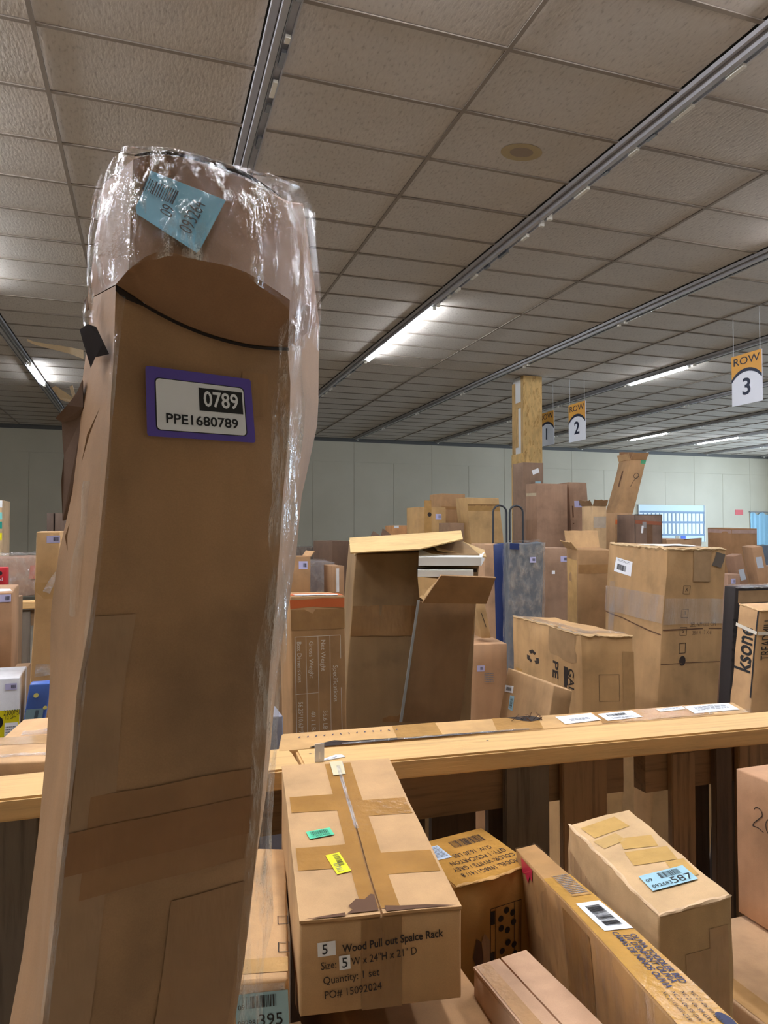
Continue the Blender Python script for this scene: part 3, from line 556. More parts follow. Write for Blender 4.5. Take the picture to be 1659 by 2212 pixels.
# ---------------- board of sheets on the back wall, notices
t=thing('wall_board','pale blue board with two rows of narrow sheets hung on the back wall','board',(16.95,YB-.012,0))
LB=plain('pale_blue_board',(196,214,228),.5); BF=plain('steel_blue_rail',(104,130,158),.5)
bx('backing',(-1.45,-.03,1.30),(1.30,-.0005,2.55),LB,t); 
for x0 in (-1.45,1.27): bx('board_edge',(x0,-.05,1.3),(x0+.03,-.0305,2.55),plain('board_edge_white',(225,232,240),.5),t)
for z in (2.27,1.93,1.50): bx('rail',(-1.42,-.045,z),(1.26,-.0305,z+.07),BF,t)
k=0
for z0,z1 in ((2.002,2.268),(1.572,1.928)):
    for i in range(16): bx('sheet',(-1.40+i*.166,-.036,z0),(-1.40+i*.166+.105,-.0305,z1),plain('white_sheet',(226,234,244),.5),t)
    for i in range(17): bx('divider',(-1.42+i*.166-.012,-.04,z0),(-1.42+i*.166+.006,-.0305,z1),BF,t)
tag(bx('notice',(17.0,YB-.052,1.30),(17.16,YB-.0425,1.5),plain('notice_beige',(170,160,140),.6)),'small beige printed notice at the foot of the pale blue board','notice')
tag(bx('notice',(17.22,YB-.052,1.28),(17.42,YB-.0425,1.5),plain('notice_blue',(60,100,205),.6)),'small bright blue notice at the foot of the pale blue board','notice')
tag(bx('notice',(19.6,YB-.02,2.24),(19.95,YB-.0125,2.42),plain('notice_red',(205,92,92),.6)),'small red sign alone on the back wall at the right','sign')
t=thing('plastic_curtain','translucent blue plastic sheet hanging on the back wall at the right edge','sheet',(20.6,YB-.05,0))
V=[];F=[]; n=14
for j in range(2):
    for i in range(n+1): V.append((-.35+.95*i/n,.03*math.sin(i*2.1),1.15+1.15*j+ (0.05*math.sin(i)))) 
F=[(i,i+1,n+2+i,n+1+i) for i in range(n)]; mesh('sheet',V,F,plain('blue_plastic',(150,196,220),.2),t); bx('rod',(-.4,-.02,2.33),(.62,.01,2.36),plain('grey_frame',(120,122,126),.5),t)
# =============== pallet pens: boards, stringers, rail ===============
W1=wood('pallet_grey',(112,100,86),2,.4); W2=wood('pallet_brown',(150,118,82),2,.4); W3=wood('pallet_dark',(92,72,54),2,.5); RAIL=wood('rail_pine',(214,172,112),0,.72,grain=.35); WH=wood('pallet_stringer',(140,110,78),0,.45)
def pallet(label,x0,x1,y,boards,z1=1.178,backs=(),blocks=()):
    t=thing('pallet',label,'pallet',((x0+x1)/2,y+.06,0)); ox=(x0+x1)/2; oy=y+.06
    for (a,b_,m,dy) in boards: bx('slat',(a-ox,y+dy-oy,random.uniform(.0,.02)),(b_-ox,y+dy+.017-oy,z1-random.uniform(0,.012)),m,t,bev=.002)
    for z in (.0,.55,z1-.10):
        bx('stringer',(x0-ox,y+.0185-oy,z+.003),(x1-ox,y+.058-oy,z+.092),WH,t)
    for (a,b_,m) in backs: bx('slat',(a-ox,y+.0595-oy,.01),(b_-ox,y+.076-oy,z1-.01),m,t)
    return t
SK=lambda x:1.312-max(0,(x-.275))*.05
pallet('upright pallet behind the taped box, its boards nearly black',.44,1.0,1.315,[(.70,.802,W1,-.0),(.832,.941,W2,-.005)],backs=[(.50,.545,W3),(.56,.66,W3),(.69,.75,W3)])
pallet('upright pallet at the right with narrow dark boards below the rail',1.04,1.62,1.292,[(1.096,1.159,W2,0),(1.215,1.262,W3,.0),(1.278,1.352,W2,-.004),(1.45,1.53,W1,0)],backs=[(1.3,1.4,W3),(1.17,1.25,W3)])
pallet('upright pallet behind the torn cartons at bottom left',-.75,.40,1.335,[(-.62,-.48,W1,0),(-.42,-.175,W1,0),(-.08,.03,W3,0),(.09,.2,W2,0),(.26,.36,W3,0)],z1=1.178,backs=[(-.3,-.2,W3)])

# the rail: two lengths of lumber butted together
def railpiece(x0,y0,x1,y1,wd,z0,z1,label,cx,grp):
    L=math.hypot(x1-x0,y1-y0); t=thing('rail_board',label,'lumber',((x0+x1)/2,(y0+y1)/2,z0),math.atan2(y1-y0,x1-x0),grp)
    o=bx('board',(-L/2,0,0),(L/2,wd,z1-z0),RAIL,t,bev=.004); return t
r1=railpiece(-2.4,1.30,.272,1.298,.128,1.182,1.22,'left length of the yellow pine rail board lying across the pallets',0,'pine rail boards'); r2=railpiece(.275,1.294,2.3,1.185,.115,1.182,1.22,'long right length of yellow pine rail board with a knot, under the white bracket',0,'pine rail boards')
for xx,yy in ((-.98,.045),(-.99,.08),(-.62,.07)):
    mesh('nail',[(xx+.003*math.cos(k),yy+.003*math.sin(k),.0383) for k in [i*math.pi/4 for i in range(8)]],[tuple(range(8))],plain('nail_steel',(90,84,78),.5,.5),r2)
t=railpiece(-2.6,4.62,.5,4.62,.14,1.20,1.24,'far pine rail board seen through the gap at the left',0,'pine rail boards')
pallet('far upright pallet under the second rail at the left edge',-1.6,.1,4.64,[(-1.3,-1.15,W3,0),(-1.05,-.9,W3,0),(-.8,-.66,W1,0),(-.55,-.4,W3,0),(-.3,-.15,W3,0)],z1=1.195)
# white L bracket lying on the rail
t=thing('angle_bracket','small white slotted angle bracket standing on the pine rail','bracket',(.300,1.318,1.2205),math.radians(-2))
BR=plain('white_powder_coat',(226,228,232),.4); SLT=plain('slot_dark',(70,80,110),.6)
bx('upright_plate',(0,0,0),(.018,.0016,.034),BR,t); V=[(0.018,0,0),(0.018,.0016,0),(.062,.014,0),(.058,.028,0),(.046,.030,0),(0.004,.0017,0)]
mesh('base_plate',[(a,b_,c+dz) for dz in (0,.0016) for a,b_,c in V],[tuple(range(6))[::-1],tuple(range(6,12))]+[(i,(i+1)%6,6+(i+1)%6,6+i) for i in range(6)],BR,t)
bx('slot',(.0075,-.0004,.006),(.0105,-.0001,.019),plain('slot_light',(250,250,250),.5),t); mesh('slot',[(.02,.004,.0019),(.024,.0042,.0019),(.030,.0085,.0019),(.027,.0085,.0019)],[(0,1,2,3)],SLT,t); mesh('slot',[(.033,.010,.0019),(.037,.010,.0019),(.048,.018,.0019),(.045,.018,.0019)],[(0,1,2,3)],SLT,t)
# ================= near pen: cartons in front of the rail =================
TX=tape_mat()
c=Carton('spalce','cardboard_box','open-seamed carton with green and yellow stickers on top, its back edge on the rail','x',cat='box',top='plain') if 0 else Carton('spalce','cardboard_box','taped brown carton with green and yellow stickers, its back edge against the rail',rgb=(200,160,112),top='seam')
f=c.patch('front'); t=c.patch('top')
for cy_ in (.30,.66): c.tape('top',.26,cy_,c.W*.46,.052); c.tape('top',.75,cy_-.06,c.W*.46,.05)
c.tape('top',.44,.5,.020,c.D*.96); c.tape('top',.565,.5,.022,c.D*.96)
c.tape('front',.50,.5,.048,c.Hh*.98,0,(156,116,66)); c.tape('top',.52,.95,.012,.03,0,(200,196,188),off=.0016)
t.label(.22,.44,.036,.020,plain('green_sticker',(94,208,160),.45),c.root,12,(('bar',0,.002,.026,.010),('text',0,-.0065,.0055,'C10364200')),off=.0016)
t.label(.31,.26,.020,.045,plain('yellow_sticker',(240,232,20),.45),c.root,14,(('bar',.003,.006,.026,.008,90),('lines',-.003,-.01,.008,.02,6)),off=.0016)
f.text(.57,.73,.0125,'Wood Pull out Spalce Rack',INK(),c.root,3,bold=True,sx=.86)
f.text(.425,.565,.0122,'Size:      W x 24"H x 21" D',INK(),c.root,3,sx=.84) ; f.text(.315,.395,.0122,'Quantity: 1 set',INK(),c.root,3,sx=.9); f.text(.325,.24,.0122,'PO# 15092024',INK(),c.root,3,sx=.9)
f.label(.165,.72,.021,.016,WHITE(),c.root,3,(('text',-.002,-.0005,.016,'5'),)); f.label(.275,.56,.013,.016,WHITE(),c.root,3,(('text',0,-.0005,.016,'5'),),off=.0016)
t.poly('torn_opening',[(.29,.012),(.33,.028),(.31,.045),(.37,.075),(.42,.068),(.47,.09),(.49,.085),(.485,.012)],INSIDE(),c.root,off=.0012)
t.poly('torn_opening',[(.53,.004),(.53,.03),(.62,.022),(.78,.016),(.97,.004)],INSIDE(),c.root,off=.0012)
t.poly('torn_opening',[(.03,.003),(.15,.012),(.28,.018),(.28,.003)],INSIDE(),c.root,off=.0012)
SF=film_mat('shiny_tape_film',.25,.8,(1,1,1),60,.3,.1)
t.decal('clear_tape',.50,.70,.006,c.D*.5,SF,c.root,0,.0024); t.decal('clear_tape',.49,.93,.02,c.D*.12,plain('paper_strip',(206,196,160),.6),c.root,2,.0022,jag=.002)
c=Carton('b395','cardboard_box','tan carton with a blue 395 label on its end, left of the stickered carton',rgb=(214,172,122),crumple=.0014,dent=.001)
f=c.patch('front'); f.label(.62,.895,.062,.042,BLUE(),c.root,2,(('bar',.0,.011,.036,.014),('text',.010,-.0115,.020,'395'),('text',-.016,-.0125,.0085,'092981'),('text',-.024,.006,.008,'09')))
f=c.patch('top'); f.frame(.93,.36,.014,.022,.0012,INK(),c.root); f.frame(.93,.18,.014,.022,.0012,INK(),c.root)
c.tape('top',.5,.08,c.W*.98,.03,0,(200,160,104)); c.tape('front',.5,.97,c.W*.9,.012,0,mat=SF)
c=Carton('model','cardboard_box','golden taped carton printed with upside-down lettering and recycling marks, torn at its side',rgb=(190,140,74),crumple=.0022,dent=.0015)
c.rim(card((206,158,92)),.005,.004,('front',),drop=.1); t=c.patch('top'); t.decal('tape',.5,.5,c.W*.97,c.D*.96,tape_mat((198,148,74),.18),c.root,0,.0006)
t.label(.12,.70,.066,.050,plain('pale_document_pouch',(196,212,228),.4),c.root,0,(('lines',0,0,.058,.04,9),),off=.0014)
for i,(s_,y_) in enumerate((('MODEL: 1968G1141/ 8',.17),('COLOR: WHITE / GREY',.30),('QTY: 1 PCS/CARTON',.43),('G.W: 16.30 LBS',.56))): t.text(.54+.012*i,y_,.0185,s_,INK(),c.root,180,.0014,sx=.70)
t.bars(.66,.78,.07,.026,INK(),c.root,0,.0014,26)
f=c.patch('front'); hh=c.Hh
def fy(m): return 1-m/hh
f.frame(.60,fy(.108),.066,.118,.0011,INK(),c.root)
for (px,py) in ((0,.019),(.013,.012),(.015,-.004),(.002,-.014),(-.011,-.008),(-.012,.008)): f.disc(.60+px/c.W,fy(.078)+py/hh,.0055,INK(),c.root)
for (px,py) in ((0,.019),(.013,.012),(.015,-.004),(.002,-.014),(-.011,-.008),(-.012,.008)): f.disc(.62+px/c.W,fy(.132)+py/hh,.0055,INK(),c.root)
for x_ in (.47,.70,.76): f.decal('printed_rule',x_,fy(.108),.0012,.116,INK(),c.root,0,.0012)
f.decal('printed_block',.435,fy(.065),.008,.022,INK(),c.root,0,.0012); f.decal('printed_block',.435,fy(.135),.008,.03,INK(),c.root,0,.0012)
f.poly('torn_opening',[(.20,fy(.118)),(.245,fy(.09)),(.30,fy(.098)),(.32,fy(.125)),(.30,fy(.15)),(.25,fy(.14))],INSIDE(),c.root,.0013)
f.poly('torn_liner',[(.30,fy(.098)),(.335,fy(.085)),(.40,fy(.10)),(.40,fy(.165)),(.345,fy(.16)),(.29,fy(.145)),(.325,fy(.125))],card((176,140,104)),c.root,.0016)
c=Carton('toddler','cardboard_box','long narrow film-wrapped carton with a white barcode label, sloping to the bottom edge',rgb=(182,138,86),crumple=.002,dent=.0018)
t=c.patch('top'); t.decal('tape',.5,.40,c.W*.95,c.D*.72,tape_mat((200,152,76),.18),c.root,0,.0006); L=c.D
def ty(v0): return v0
t.label(.58,.52,.048,.090,WHITE(),c.root,2,(('bar',0,0,.066,.028,90),),off=.0016)
for i,(s_,x_) in enumerate((('OLIVIA TODDLER BED',.78),("LIT D'ENFANT OLIVIA",.62),('CAMAS DE NIÑOS OLIVIA',.44))): t.text(x_,.335,.0135,s_,plain('blue_ink',(52,56,84),.8),c.root,-90,.0014,sx=.88,bold=True)
t.label(.62,.70,.04,.09,tape_mat((188,144,86),.3),c.root,0,(('lines',0,0,.035,.08,12),),off=.0010)
for i in range(4): t.text(.75-.16*i,.17,.008,'XC 21-06-99 GW',INK(),c.root,-90,.0014)
t.disc(.84,.13,.008,plain('blue_ink',(52,56,84),.8),c.root,.0014,sy=1.8)
c.tape('left',.45,.72,.10,c.Hh*.5,0,(168,124,74)); l=c.patch('left'); l.poly('red_print',[(.06,.992),(.16,.992),(.15,.93),(.13,.945),(.11,.90),(.09,.93),(.06,.92)],plain('crimson_print',(196,30,70),.5),c.root,.0013)
c.wrap(film_mat('clear_film',.03,.5,(1,1,.3),50,.2,.1),off=.0015,amp=.002,w0=.55,n=16,cap=False)
c=Carton('b587','cardboard_box','battered tan carton with a blue 587 label on top and another on its end',rgb=(214,178,130),crumple=.002,dent=.0035,cell=.02)
t=c.patch('top')
c.tape('top',.42,.86,.07,.045,8,(206,166,98)); c.tape('top',.62,.62,.055,.035,-12,(206,166,98)); c.tape('top',.60,.47,.07,.04,-8,(206,166,98)); c.tape('top',.30,.70,.045,.03,10,(208,172,112)); c.tape('top',.8,.3,.03,.05,-5,(206,166,98))
c.rim(card((224,190,148)),.006,.004,('front','left'),drop=.1)
LB587=(('bar',.008,.009,.034,.015),('text',.017,-.010,.023,'587'),('text',-.016,-.0125,.011,'092683'),('text',-.028,.004,.011,'09'))
t.label(.52,.245,.074,.042,BLUE(),c.root,0,LB587,off=.0022)
f=c.patch('front'); f.label(.26,.50,.070,.040,BLUE(),c.root,90,LB587,off=.0022); c.tape('front',.80,.45,.030,c.Hh*.85,0,(194,154,108)); c.tape('front',.56,.6,.05,.10,0,(188,150,104))
l=c.patch('left'); 
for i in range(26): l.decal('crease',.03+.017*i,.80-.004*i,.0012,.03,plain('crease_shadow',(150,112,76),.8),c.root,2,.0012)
c=Carton('right20','cardboard_box','reddish-brown carton with handwritten digits at the right edge',rgb=(196,150,112),crumple=.001)
def pen(P,pts,wd,off,parent,name='handwriting'):
    V=[];F=[]
    for (a,b),(a2,b2) in zip(pts,pts[1:]):
        d=Vector(((a2-a)*P.W,(b2-b)*P.H)); 
        if d.length<1e-6: continue
        n=Vector((-d.y,d.x)).normalized()*wd/2; k=len(V)
        V+=[P.P(a+n.x/P.W,b+n.y/P.H,off),P.P(a2+n.x/P.W,b2+n.y/P.H,off),P.P(a2-n.x/P.W,b2-n.y/P.H,off),P.P(a-n.x/P.W,b-n.y/P.H,off)]; F.append((k,k+3,k+2,k+1))
    return mesh(name,V,F,INK(),parent)
def arc(cx,cy,rx,ry,a0,a1,n=14): return [(cx+rx*math.cos(math.radians(a0+(a1-a0)*i/n)),cy+ry*math.sin(math.radians(a0+(a1-a0)*i/n))) for i in range(n+1)]
l=c.patch('left'); pen(l,arc(.17,.76,.03,.035,160,-20)+[(.14,.68),(.13,.655),(.17,.66),(.21,.645)],.0018,.0014,c.root); pen(l,arc(.26,.70,.035,.055,90,450,20),.0018,.0014,c.root)
pen(c.patch('top'),arc(.12,.6,.05,.08,0,300),.0018,.0014,c.root)
c=Carton('flat','cardboard_box','flat tan carton under the handwritten carton at the bottom right',rgb=(206,168,126),crumple=.0014)
c.tape('top',.05,.5,.04,c.D*.95,0,(190,150,98))
c.patch('top').poly('torn_opening',[(.13,.42),(.16,.50),(.19,.47),(.18,.41)],INSIDE(),c.root,.0012)
c=Carton('lowmid','cardboard_box','plain pinkish-brown carton at the bottom, between the golden and the long one',rgb=(204,164,130),crumple=.001,top='seam')
c.tof+=0; c.tape('top',.15,.5,.022,c.D*.98,0,(192,150,106)); c.tape('top',.5,.08,c.W*.9,.03,0,(196,156,112))
c=Carton('under1','cardboard_box','brown carton lying under the stickered carton, only its end in view',rgb=(176,134,90),crumple=.001)
c=Carton('base1','cardboard_box','large brown carton at the bottom of the near pen, under the others',rgb=(170,130,88),crumple=.001)
c=Carton('base2','cardboard_box','large brown carton on the floor of the near pen at the right',rgb=(170,130,88),crumple=.001)
# ================= on and just behind the rail =================
c=Carton('long','cardboard_box','long flat carton lying right behind the rail with white papers on it',rgb=(206,164,108),crumple=.0012,dent=.0012)
t=c.patch('top'); LL=c.W
c.tape('top',.26,.5,.10,c.D*.9,3,(190,146,88)); c.tape('top',.47,.5,.11,c.D*.9,-4,(190,144,84)); c.tape('top',.78,.5,.30,c.D*.9,0,(190,142,84))
for i in range(13): t.decal('printed_dash',.035+.0155*i,.66,.0025,.010,plain('blue_ink',(52,56,84),.8),c.root,random.uniform(-20,20),.0013)
t.label(.605,.52,.095,.070,WHITE(),c.root,8,(('lines',0,-.01,.05,.02,3),),off=.0016); t.label(.70,.52,.095,.068,WHITE(),c.root,8,(('bar',-.005,.01,.05,.02),('lines',.0,-.02,.06,.014,2)),off=.0016)
t.label(.83,.72,.075,.030,WHITE(),c.root,4,(('lines',0,0,.05,.014,2),),off=.0016); t.label(.925,.55,.13,.075,WHITE(),c.root,3,(('lines',.0,.0,.09,.04,4),),off=.0016)
t.poly('torn_opening',[(.455,.95),(.47,.80),(.485,.62),(.50,.55),(.52,.60),(.53,.75),(.515,.9),(.50,.97)],plain('tear_and_gap_shade',(40,28,20),.9),c.root,.0014)
rnd=random.Random(5); V=[];F=[]
for i in range(16):
    a=.455+.075*rnd.random(); b_=.55+.4*rnd.random(); p=t.P(a,b_,.001); d=Vector((rnd.uniform(-.02,.02),rnd.uniform(-.01,.01),rnd.uniform(.003,.012))); k=len(V); V+=[p,p+Vector((.004,.002,0)),p+d+Vector((.002,0,0)),p+d]; F.append((k,k+1,k+2,k+3))
mesh('torn_shreds',V,F,INSIDE(),c.root)
t.poly('torn_opening',[(.055,.0),(.075,.18),(.10,.30),(.13,.16),(.30,.10),(.50,.03),(.30,.0)],plain('tear_and_gap_shade',(40,28,20),.9),c.root,.0012)
t.decal('clear_tape',.30,.02,.42,.012,SF,c.root,0,.0022,jag=.002); t.decal('clear_tape',.93,.10,.16,.035,film_mat('clear_film',.03,.5),c.root,-5,.004,jag=.004)
c=Carton('Lrail','cardboard_box','tan carton with glossy tape creases behind the rail at the left edge',rgb=(210,168,120),crumple=.0012)
c.tape('top',.45,.45,.30,.06,0,(188,150,104)); c.patch('top').decal('clear_tape',.42,.12,.14,.018,SF,c.root,3,.0016,jag=.003); c.patch('top').decal('clear_tape',.46,.62,.08,.04,SF,c.root,8,.0016,jag=.004)
c=Carton('Lopen','cardboard_box','dark open carton sunk beside the tan one at the left edge',rgb=(120,84,62),hollow=True)
# ================= far pen =================
c=Carton('specs','cardboard_box','tall carton printed with a white specifications table, orange tape round its top',rgb=(176,136,92),crumple=.002)
f=c.patch('front'); WI=plain('white_print',(214,206,190),.7)
def fz(m): return 1-m/c.Hh
orange=plain('orange_tape',(196,98,48),.4)
f.decal('orange_band',.5,fz(.020),c.W*.99,.026,orange,c.root,0,.0009,jag=.003); c.patch('top').decal('orange_band',.5,.3,c.W*.98,c.D*.5,orange,c.root,0,.0009); c.patch('top').decal('torn_paper',.5,.12,c.W*.8,.03,plain('torn_white_paper',(224,222,214),.6),c.root,0,.002,jag=.004)
c.tape('front',.5,fz(.065),c.W*.99,.055,0,(160,120,74))
f.frame(.49,fz(.268),.132,.315,.0016,WI,c.root); 
for x_ in (.27,.49,.71): f.decal('printed_rule',x_,fz(.268),.0013,.313,WI,c.root,0,.0012)
f.decal('printed_rule',.27,fz(.268),c.W*.42,.0013,WI,c.root,0,.0012)
f.text(.80,fz(.245),.019,'Specifications',WI,c.root,-90); f.text(.58,fz(.165),.018,'Net Weight',WI,c.root,-90); f.text(.60,fz(.345),.018,'36.6 LB',WI,c.root,-90)
f.text(.36,fz(.175),.018,'Gross Weight',WI,c.root,-90); f.text(.38,fz(.345),.018,'40.1 LB',WI,c.root,-90); f.text(.14,fz(.18),.018,'Box Dimensions',WI,c.root,-90,sx=.95); f.text(.15,fz(.35),.018,'56.25*10.63*7.09IN',WI,c.root,-90,sx=.85)
# big opened carton with white boards inside
c=Carton('white','cardboard_box','big opened carton with white boards sticking out of its torn corner',rgb=(150,120,82),crumple=.003,hollow=False,dent=.001)
f=c.patch('front'); t=c.patch('top'); c.tape('front',.5,.86,c.W*.99,.10,0,(150,112,70)); c.tape('front',.55,.67,c.W*.5,.06,0,(148,110,68)) 
seam=plain('plastic_strap',(150,152,148),.4); c.rim(card((222,192,140)),.012,.008,('left',))
B=c.base
def loc(u,v,Y): # world point on the ray of the survey photograph, relative to the carton
    x=(u-829.5)/1530; z=(1106-v)/1530; sy,cy_,sp,cp=math.sin(YAW),math.cos(YAW),math.sin(PITCH),math.cos(PITCH)
    r=Vector((sy*cp+x*cy_-z*sp*sy, cy_*cp-x*sy-z*sp*cy_, sp+z*cp)); return Vector((0,0,EYE))+r*(Y/r.y)
def slab(name,pts,th,mat,root,base):
    """thick sheet: polygon pts (world) extruded by th along its own normal"""
    P=[p-base for p in pts]; n=(P[1]-P[0]).cross(P[2]-P[0]).normalized()*th; k=len(P)
    o=mesh(name,P+[p+n for p in P],[tuple(range(k))[::-1],tuple(range(k,2*k))]+[(i,(i+1)%k,k+(i+1)%k,k+i) for i in range(k)],mat,root); 
    bm=bmesh.new(); bm.from_mesh(o.data); bmesh.ops.recalc_face_normals(bm,faces=bm.faces[:]); bm.to_mesh(o.data); bm.free(); return o
LI=card((206,172,118))
slab('flap',[loc(757,1196,2.20),loc(906,1188,2.14),loc(1000,1166,2.20),loc(996,1148,2.50),loc(880,1158,2.50),loc(755,1164,2.46)],.004,card((212,178,120)),c.root,B)
slab('flap',[loc(944,1190,2.22),loc(1050,1205,2.20),loc(1046,1190,2.40),loc(1000,1172,2.44),loc(930,1176,2.40)],.004,LI,c.root,B)
slab('white_board',[loc(904,1222,2.14),loc(1040,1222,2.12),loc(1046,1210,2.30),loc(904,1196,2.34)],.028,LINER(),c.root,B)
slab('white_board',[loc(902,1246,2.13),loc(1022,1246,2.11),loc(1024,1236,2.30),loc(904,1228,2.34)],.022,LINER(),c.root,B)
slab('gap',[loc(901,1226,2.155),loc(1030,1228,2.14),loc(1030,1236,2.14),loc(901,1232,2.155)],.004,plain('tear_and_gap_shade',(40,28,20),.9),c.root,B)
slab('flap',[loc(912,1300,2.10),loc(1050,1302,2.07),loc(1070,1246,1.99),loc(952,1241,2.02)],.005,card((172,134,92)),c.root,B)
slab('flap',[loc(902,1246,2.13),loc(948,1250,2.10),loc(918,1298,2.115),loc(906,1290,2.13)],.004,card((222,186,130)),c.root,B)
slab('side_panel',[loc(905,1300,2.12),loc(1028,1302,2.09),loc(993,1560,2.12),loc(868,1560,2.14)],.006,card((140,106,70)),c.root,B)
slab('strap',[loc(902,1296,2.105),loc(907,1296,2.105),loc(869,1560,2.105),loc(863,1560,2.105)],.002,seam,c.root,B)
t.decal('torn_paper',.2,.5,.1,.05,plain('faint_print',(120,122,128),.7),c.root,0,.002)
c.patch('left').decal('crease',.5,.72,.02,.08,INSIDE(),c.root,0,.0012)
c=Carton('small','cardboard_box','small leaning carton with a white and a blue label, just behind the rail',rgb=(196,156,110),crumple=.001)
l=c.patch('left'); l.label(.13,.63,.1,.028,WHITE(),c.root,8,(('bar',0,0,.06,.014),)); l.label(.24,.42,.05,.055,BLUE(),c.root,6,(('bar',0,0,.04,.03,90),))
c=Carton('pega','cardboard_box','wide battered carton with a recycling mark and cut-off capital letters on its side',rgb=(196,156,106),crumple=.003,dent=.004)
l=c.patch('left'); f=c.patch('front')
def pl(m): return 1-m/c.Hh
l.text(.66,pl(.17),.070,'PE',INK(),c.root,-90,bold=True); l.text(.86,pl(.19),.062,'GAL',INK(),c.root,-90,bold=True,sx=.8); l.decal('printed_rule',.80,pl(.185),.03,.08,INK(),c.root,0,.0012)
for k in range(3):
    a=math.radians(90+120*k); l.poly('recycling_mark',[(.33+(r_*math.cos(a+o_))/l.W*2.2,pl(.155)+r_*math.sin(a+o_)/l.H) for r_,o_ in ((.014,-.6),(.027,-.6),(.032,.05),(.027,.7),(.014,.7),(.018,.05))],INK(),c.root,.0013)
f.frame(.52,pl(.20),.085,.10,.0012,INK(),c.root); l.decal('tape',.75,pl(.06),.22,.12,tape_mat((180,146,106)),c.root,0,.0009,jag=.01); l.decal('tape',.1,.7,.06,.3,tape_mat((190,146,86)),c.root,0,.0009)
c.patch('top').decal('clear_tape',.25,.5,.05,c.D*.95,SF,c.root,0,.002,jag=.004); c.patch('top').decal('clear_tape',.6,.12,c.W*.9,.07,SF,c.root,0,.002,jag=.004)
c.rim(card((204,170,122)),.014,.008); c.rim(SF,.010,.010,('left',),'crinkled_tape',-.2); c.tape('front',.9,.6,.05,c.Hh*.7,0,(182,144,98))
c=Carton('film','cardboard_box','largest film-wrapped double carton behind, with a white shipping label high on it',rgb=(186,148,102),crumple=.004,dent=.005)
l=c.patch('left'); f=c.patch('front')
l.label(.30,pl(.115),.14,.075,WHITE(),c.root,-7,(('bar',-.01,-.008,.075,.03),('lines',0,.025,.1,.012,2)))
for i,(y_,s_) in enumerate(((.20,'X'),(.31,'II'),(.395,'S'))): f.frame(.36,pl(y_),.040,.040,.002,INK(),c.root); f.text(.36,pl(y_),.025,s_,INK(),c.root)
f.text(.68,pl(.365),.030,'2EL NM LBS CM',plain('faded_print',(104,80,56),.8),c.root,0,sx=.7); f.text(.68,pl(.405),.026,'38.0 X 17 X 61',plain('faded_print',(104,80,56),.8),c.root,0,sx=.7)
f.frame(.36,pl(.475),.036,.05,.003,INK(),c.root); f.disc(.37,pl(.535),.018,INK(),c.root,sy=1.3)
CF=film_mat('hazy_film',.18,.6,(1,1,.2),16,.5,.18)
l.decal('stretch_film',.5,pl(.29),c.D*1.0,.13,CF,c.root,0,.005); f.decal('stretch_film',.5,pl(.30),c.W*1.0,.12,CF,c.root,0,.005); f.decal('tape',.60,pl(.08),.10,.16,tape_mat((168,136,100),.15),c.root,0,.003); l.decal('stretch_film',.13,.75,.05,.40,CF,c.root,0,.004)
f.decal('groove',.5,pl(.385),c.W*.98,.006,INSIDE(),c.root,0,.0012); f.decal('groove',.5,pl(.545),c.W*.98,.003,INSIDE(),c.root,0,.0012); l.decal('groove',.5,pl(.385),c.D*.98,.006,INSIDE(),c.root,-6,.0012)
f.decal('torn_opening',.88,pl(.055),.055,.06,plain('tear_grey',(96,86,76),.8),c.root,-10,.003,jag=.006)

EDG=card((214,184,140)); c.rim(EDG,.022,.012); c.patch('top').decal('torn_paper',.5,.4,.25,.2,plain('torn_white_paper',(224,222,214),.6),c.root,0,.004,jag=.02)
c=Carton('ksone','cardboard_box','bound carton with large black lettering running up its side, at the right edge',rgb=(206,164,116),crumple=.002,dent=.003)
c.rim(card((214,176,128)),.008,.005); l=c.patch('left'); f=c.patch('front')
l.text(.50,pl(.145),.105,'ksone',BLACK(),c.root,90,bold=True,sx=.62); l.decal('printed_rule',.96,pl(.15),.006,.30,BLACK(),c.root,0,.0012); f.text(.20,pl(.10),.052,'TREADMILL',BLACK(),c.root,90,sx=.55); f.decal('printed_rule',.47,pl(.2),.006,.22,BLACK(),c.root,0,.0012)
st=plain('white_strap',(214,206,190),.4); l.decal('strap',.5,pl(.075),c.D*1.05,.012,st,c.root,-4,.003); f.decal('strap',.5,pl(.083),c.W*1.0,.012,st,c.root,-2,.003)
c=Carton('black','cardboard_box','black printed carton wrapped in film, behind the lettered one at the right edge',rgb=(50,44,42),crumple=.002)
f=c.patch('front'); f.text(.10,pl(.22),.085,'0-1610-1',BLACK(),c.root,90,bold=True,sx=.62); c.tape('front',.5,pl(.04),c.W*.9,.05,0,(168,136,100)); c.patch('top').decal('clear_tape',.5,.5,c.W*.95,.1,SF,c.root,0,.003,jag=.005); c.rim(SF,.010,.006,('front',),'crinkled_film')
c=Carton('ups','cardboard_box','plain carton with a shipper name down its right side and a small violet label',rgb=(186,146,108),crumple=.0015)
f=c.patch('front'); f.text(.86,.62,.024,'THE UPS STORE',INK(),c.root,-90,bold=True,sx=.9); f.disc(.83,.22,.011,INK(),c.root); f.label(.28,.90,.038,.028,plain('violet_label',(186,184,220),.5),c.root,0,(('bar',.004,0,.014,.014),)); f.label(.5,.86,.05,.05,card((186,146,108)),c.root,0,(('lines',0,0,.045,.045,5),))
c=Carton('lean','cardboard_box','narrow brown carton leaning behind the opened carton',rgb=(186,150,102)); c.patch('front').decal('crease',.55,.5,.003,.07,INK(),c.root,8,.0012)
c=Carton('tall2','cardboard_box','plain upright tan carton between the white boards and the navy panel',rgb=(190,152,116))
c=Carton('board','panel','upright navy blue panel with rounded top standing beside the grey roll',cat='panel',mat=plain('navy_panel',(24,44,92),.5),crumple=.001,dent=.001)
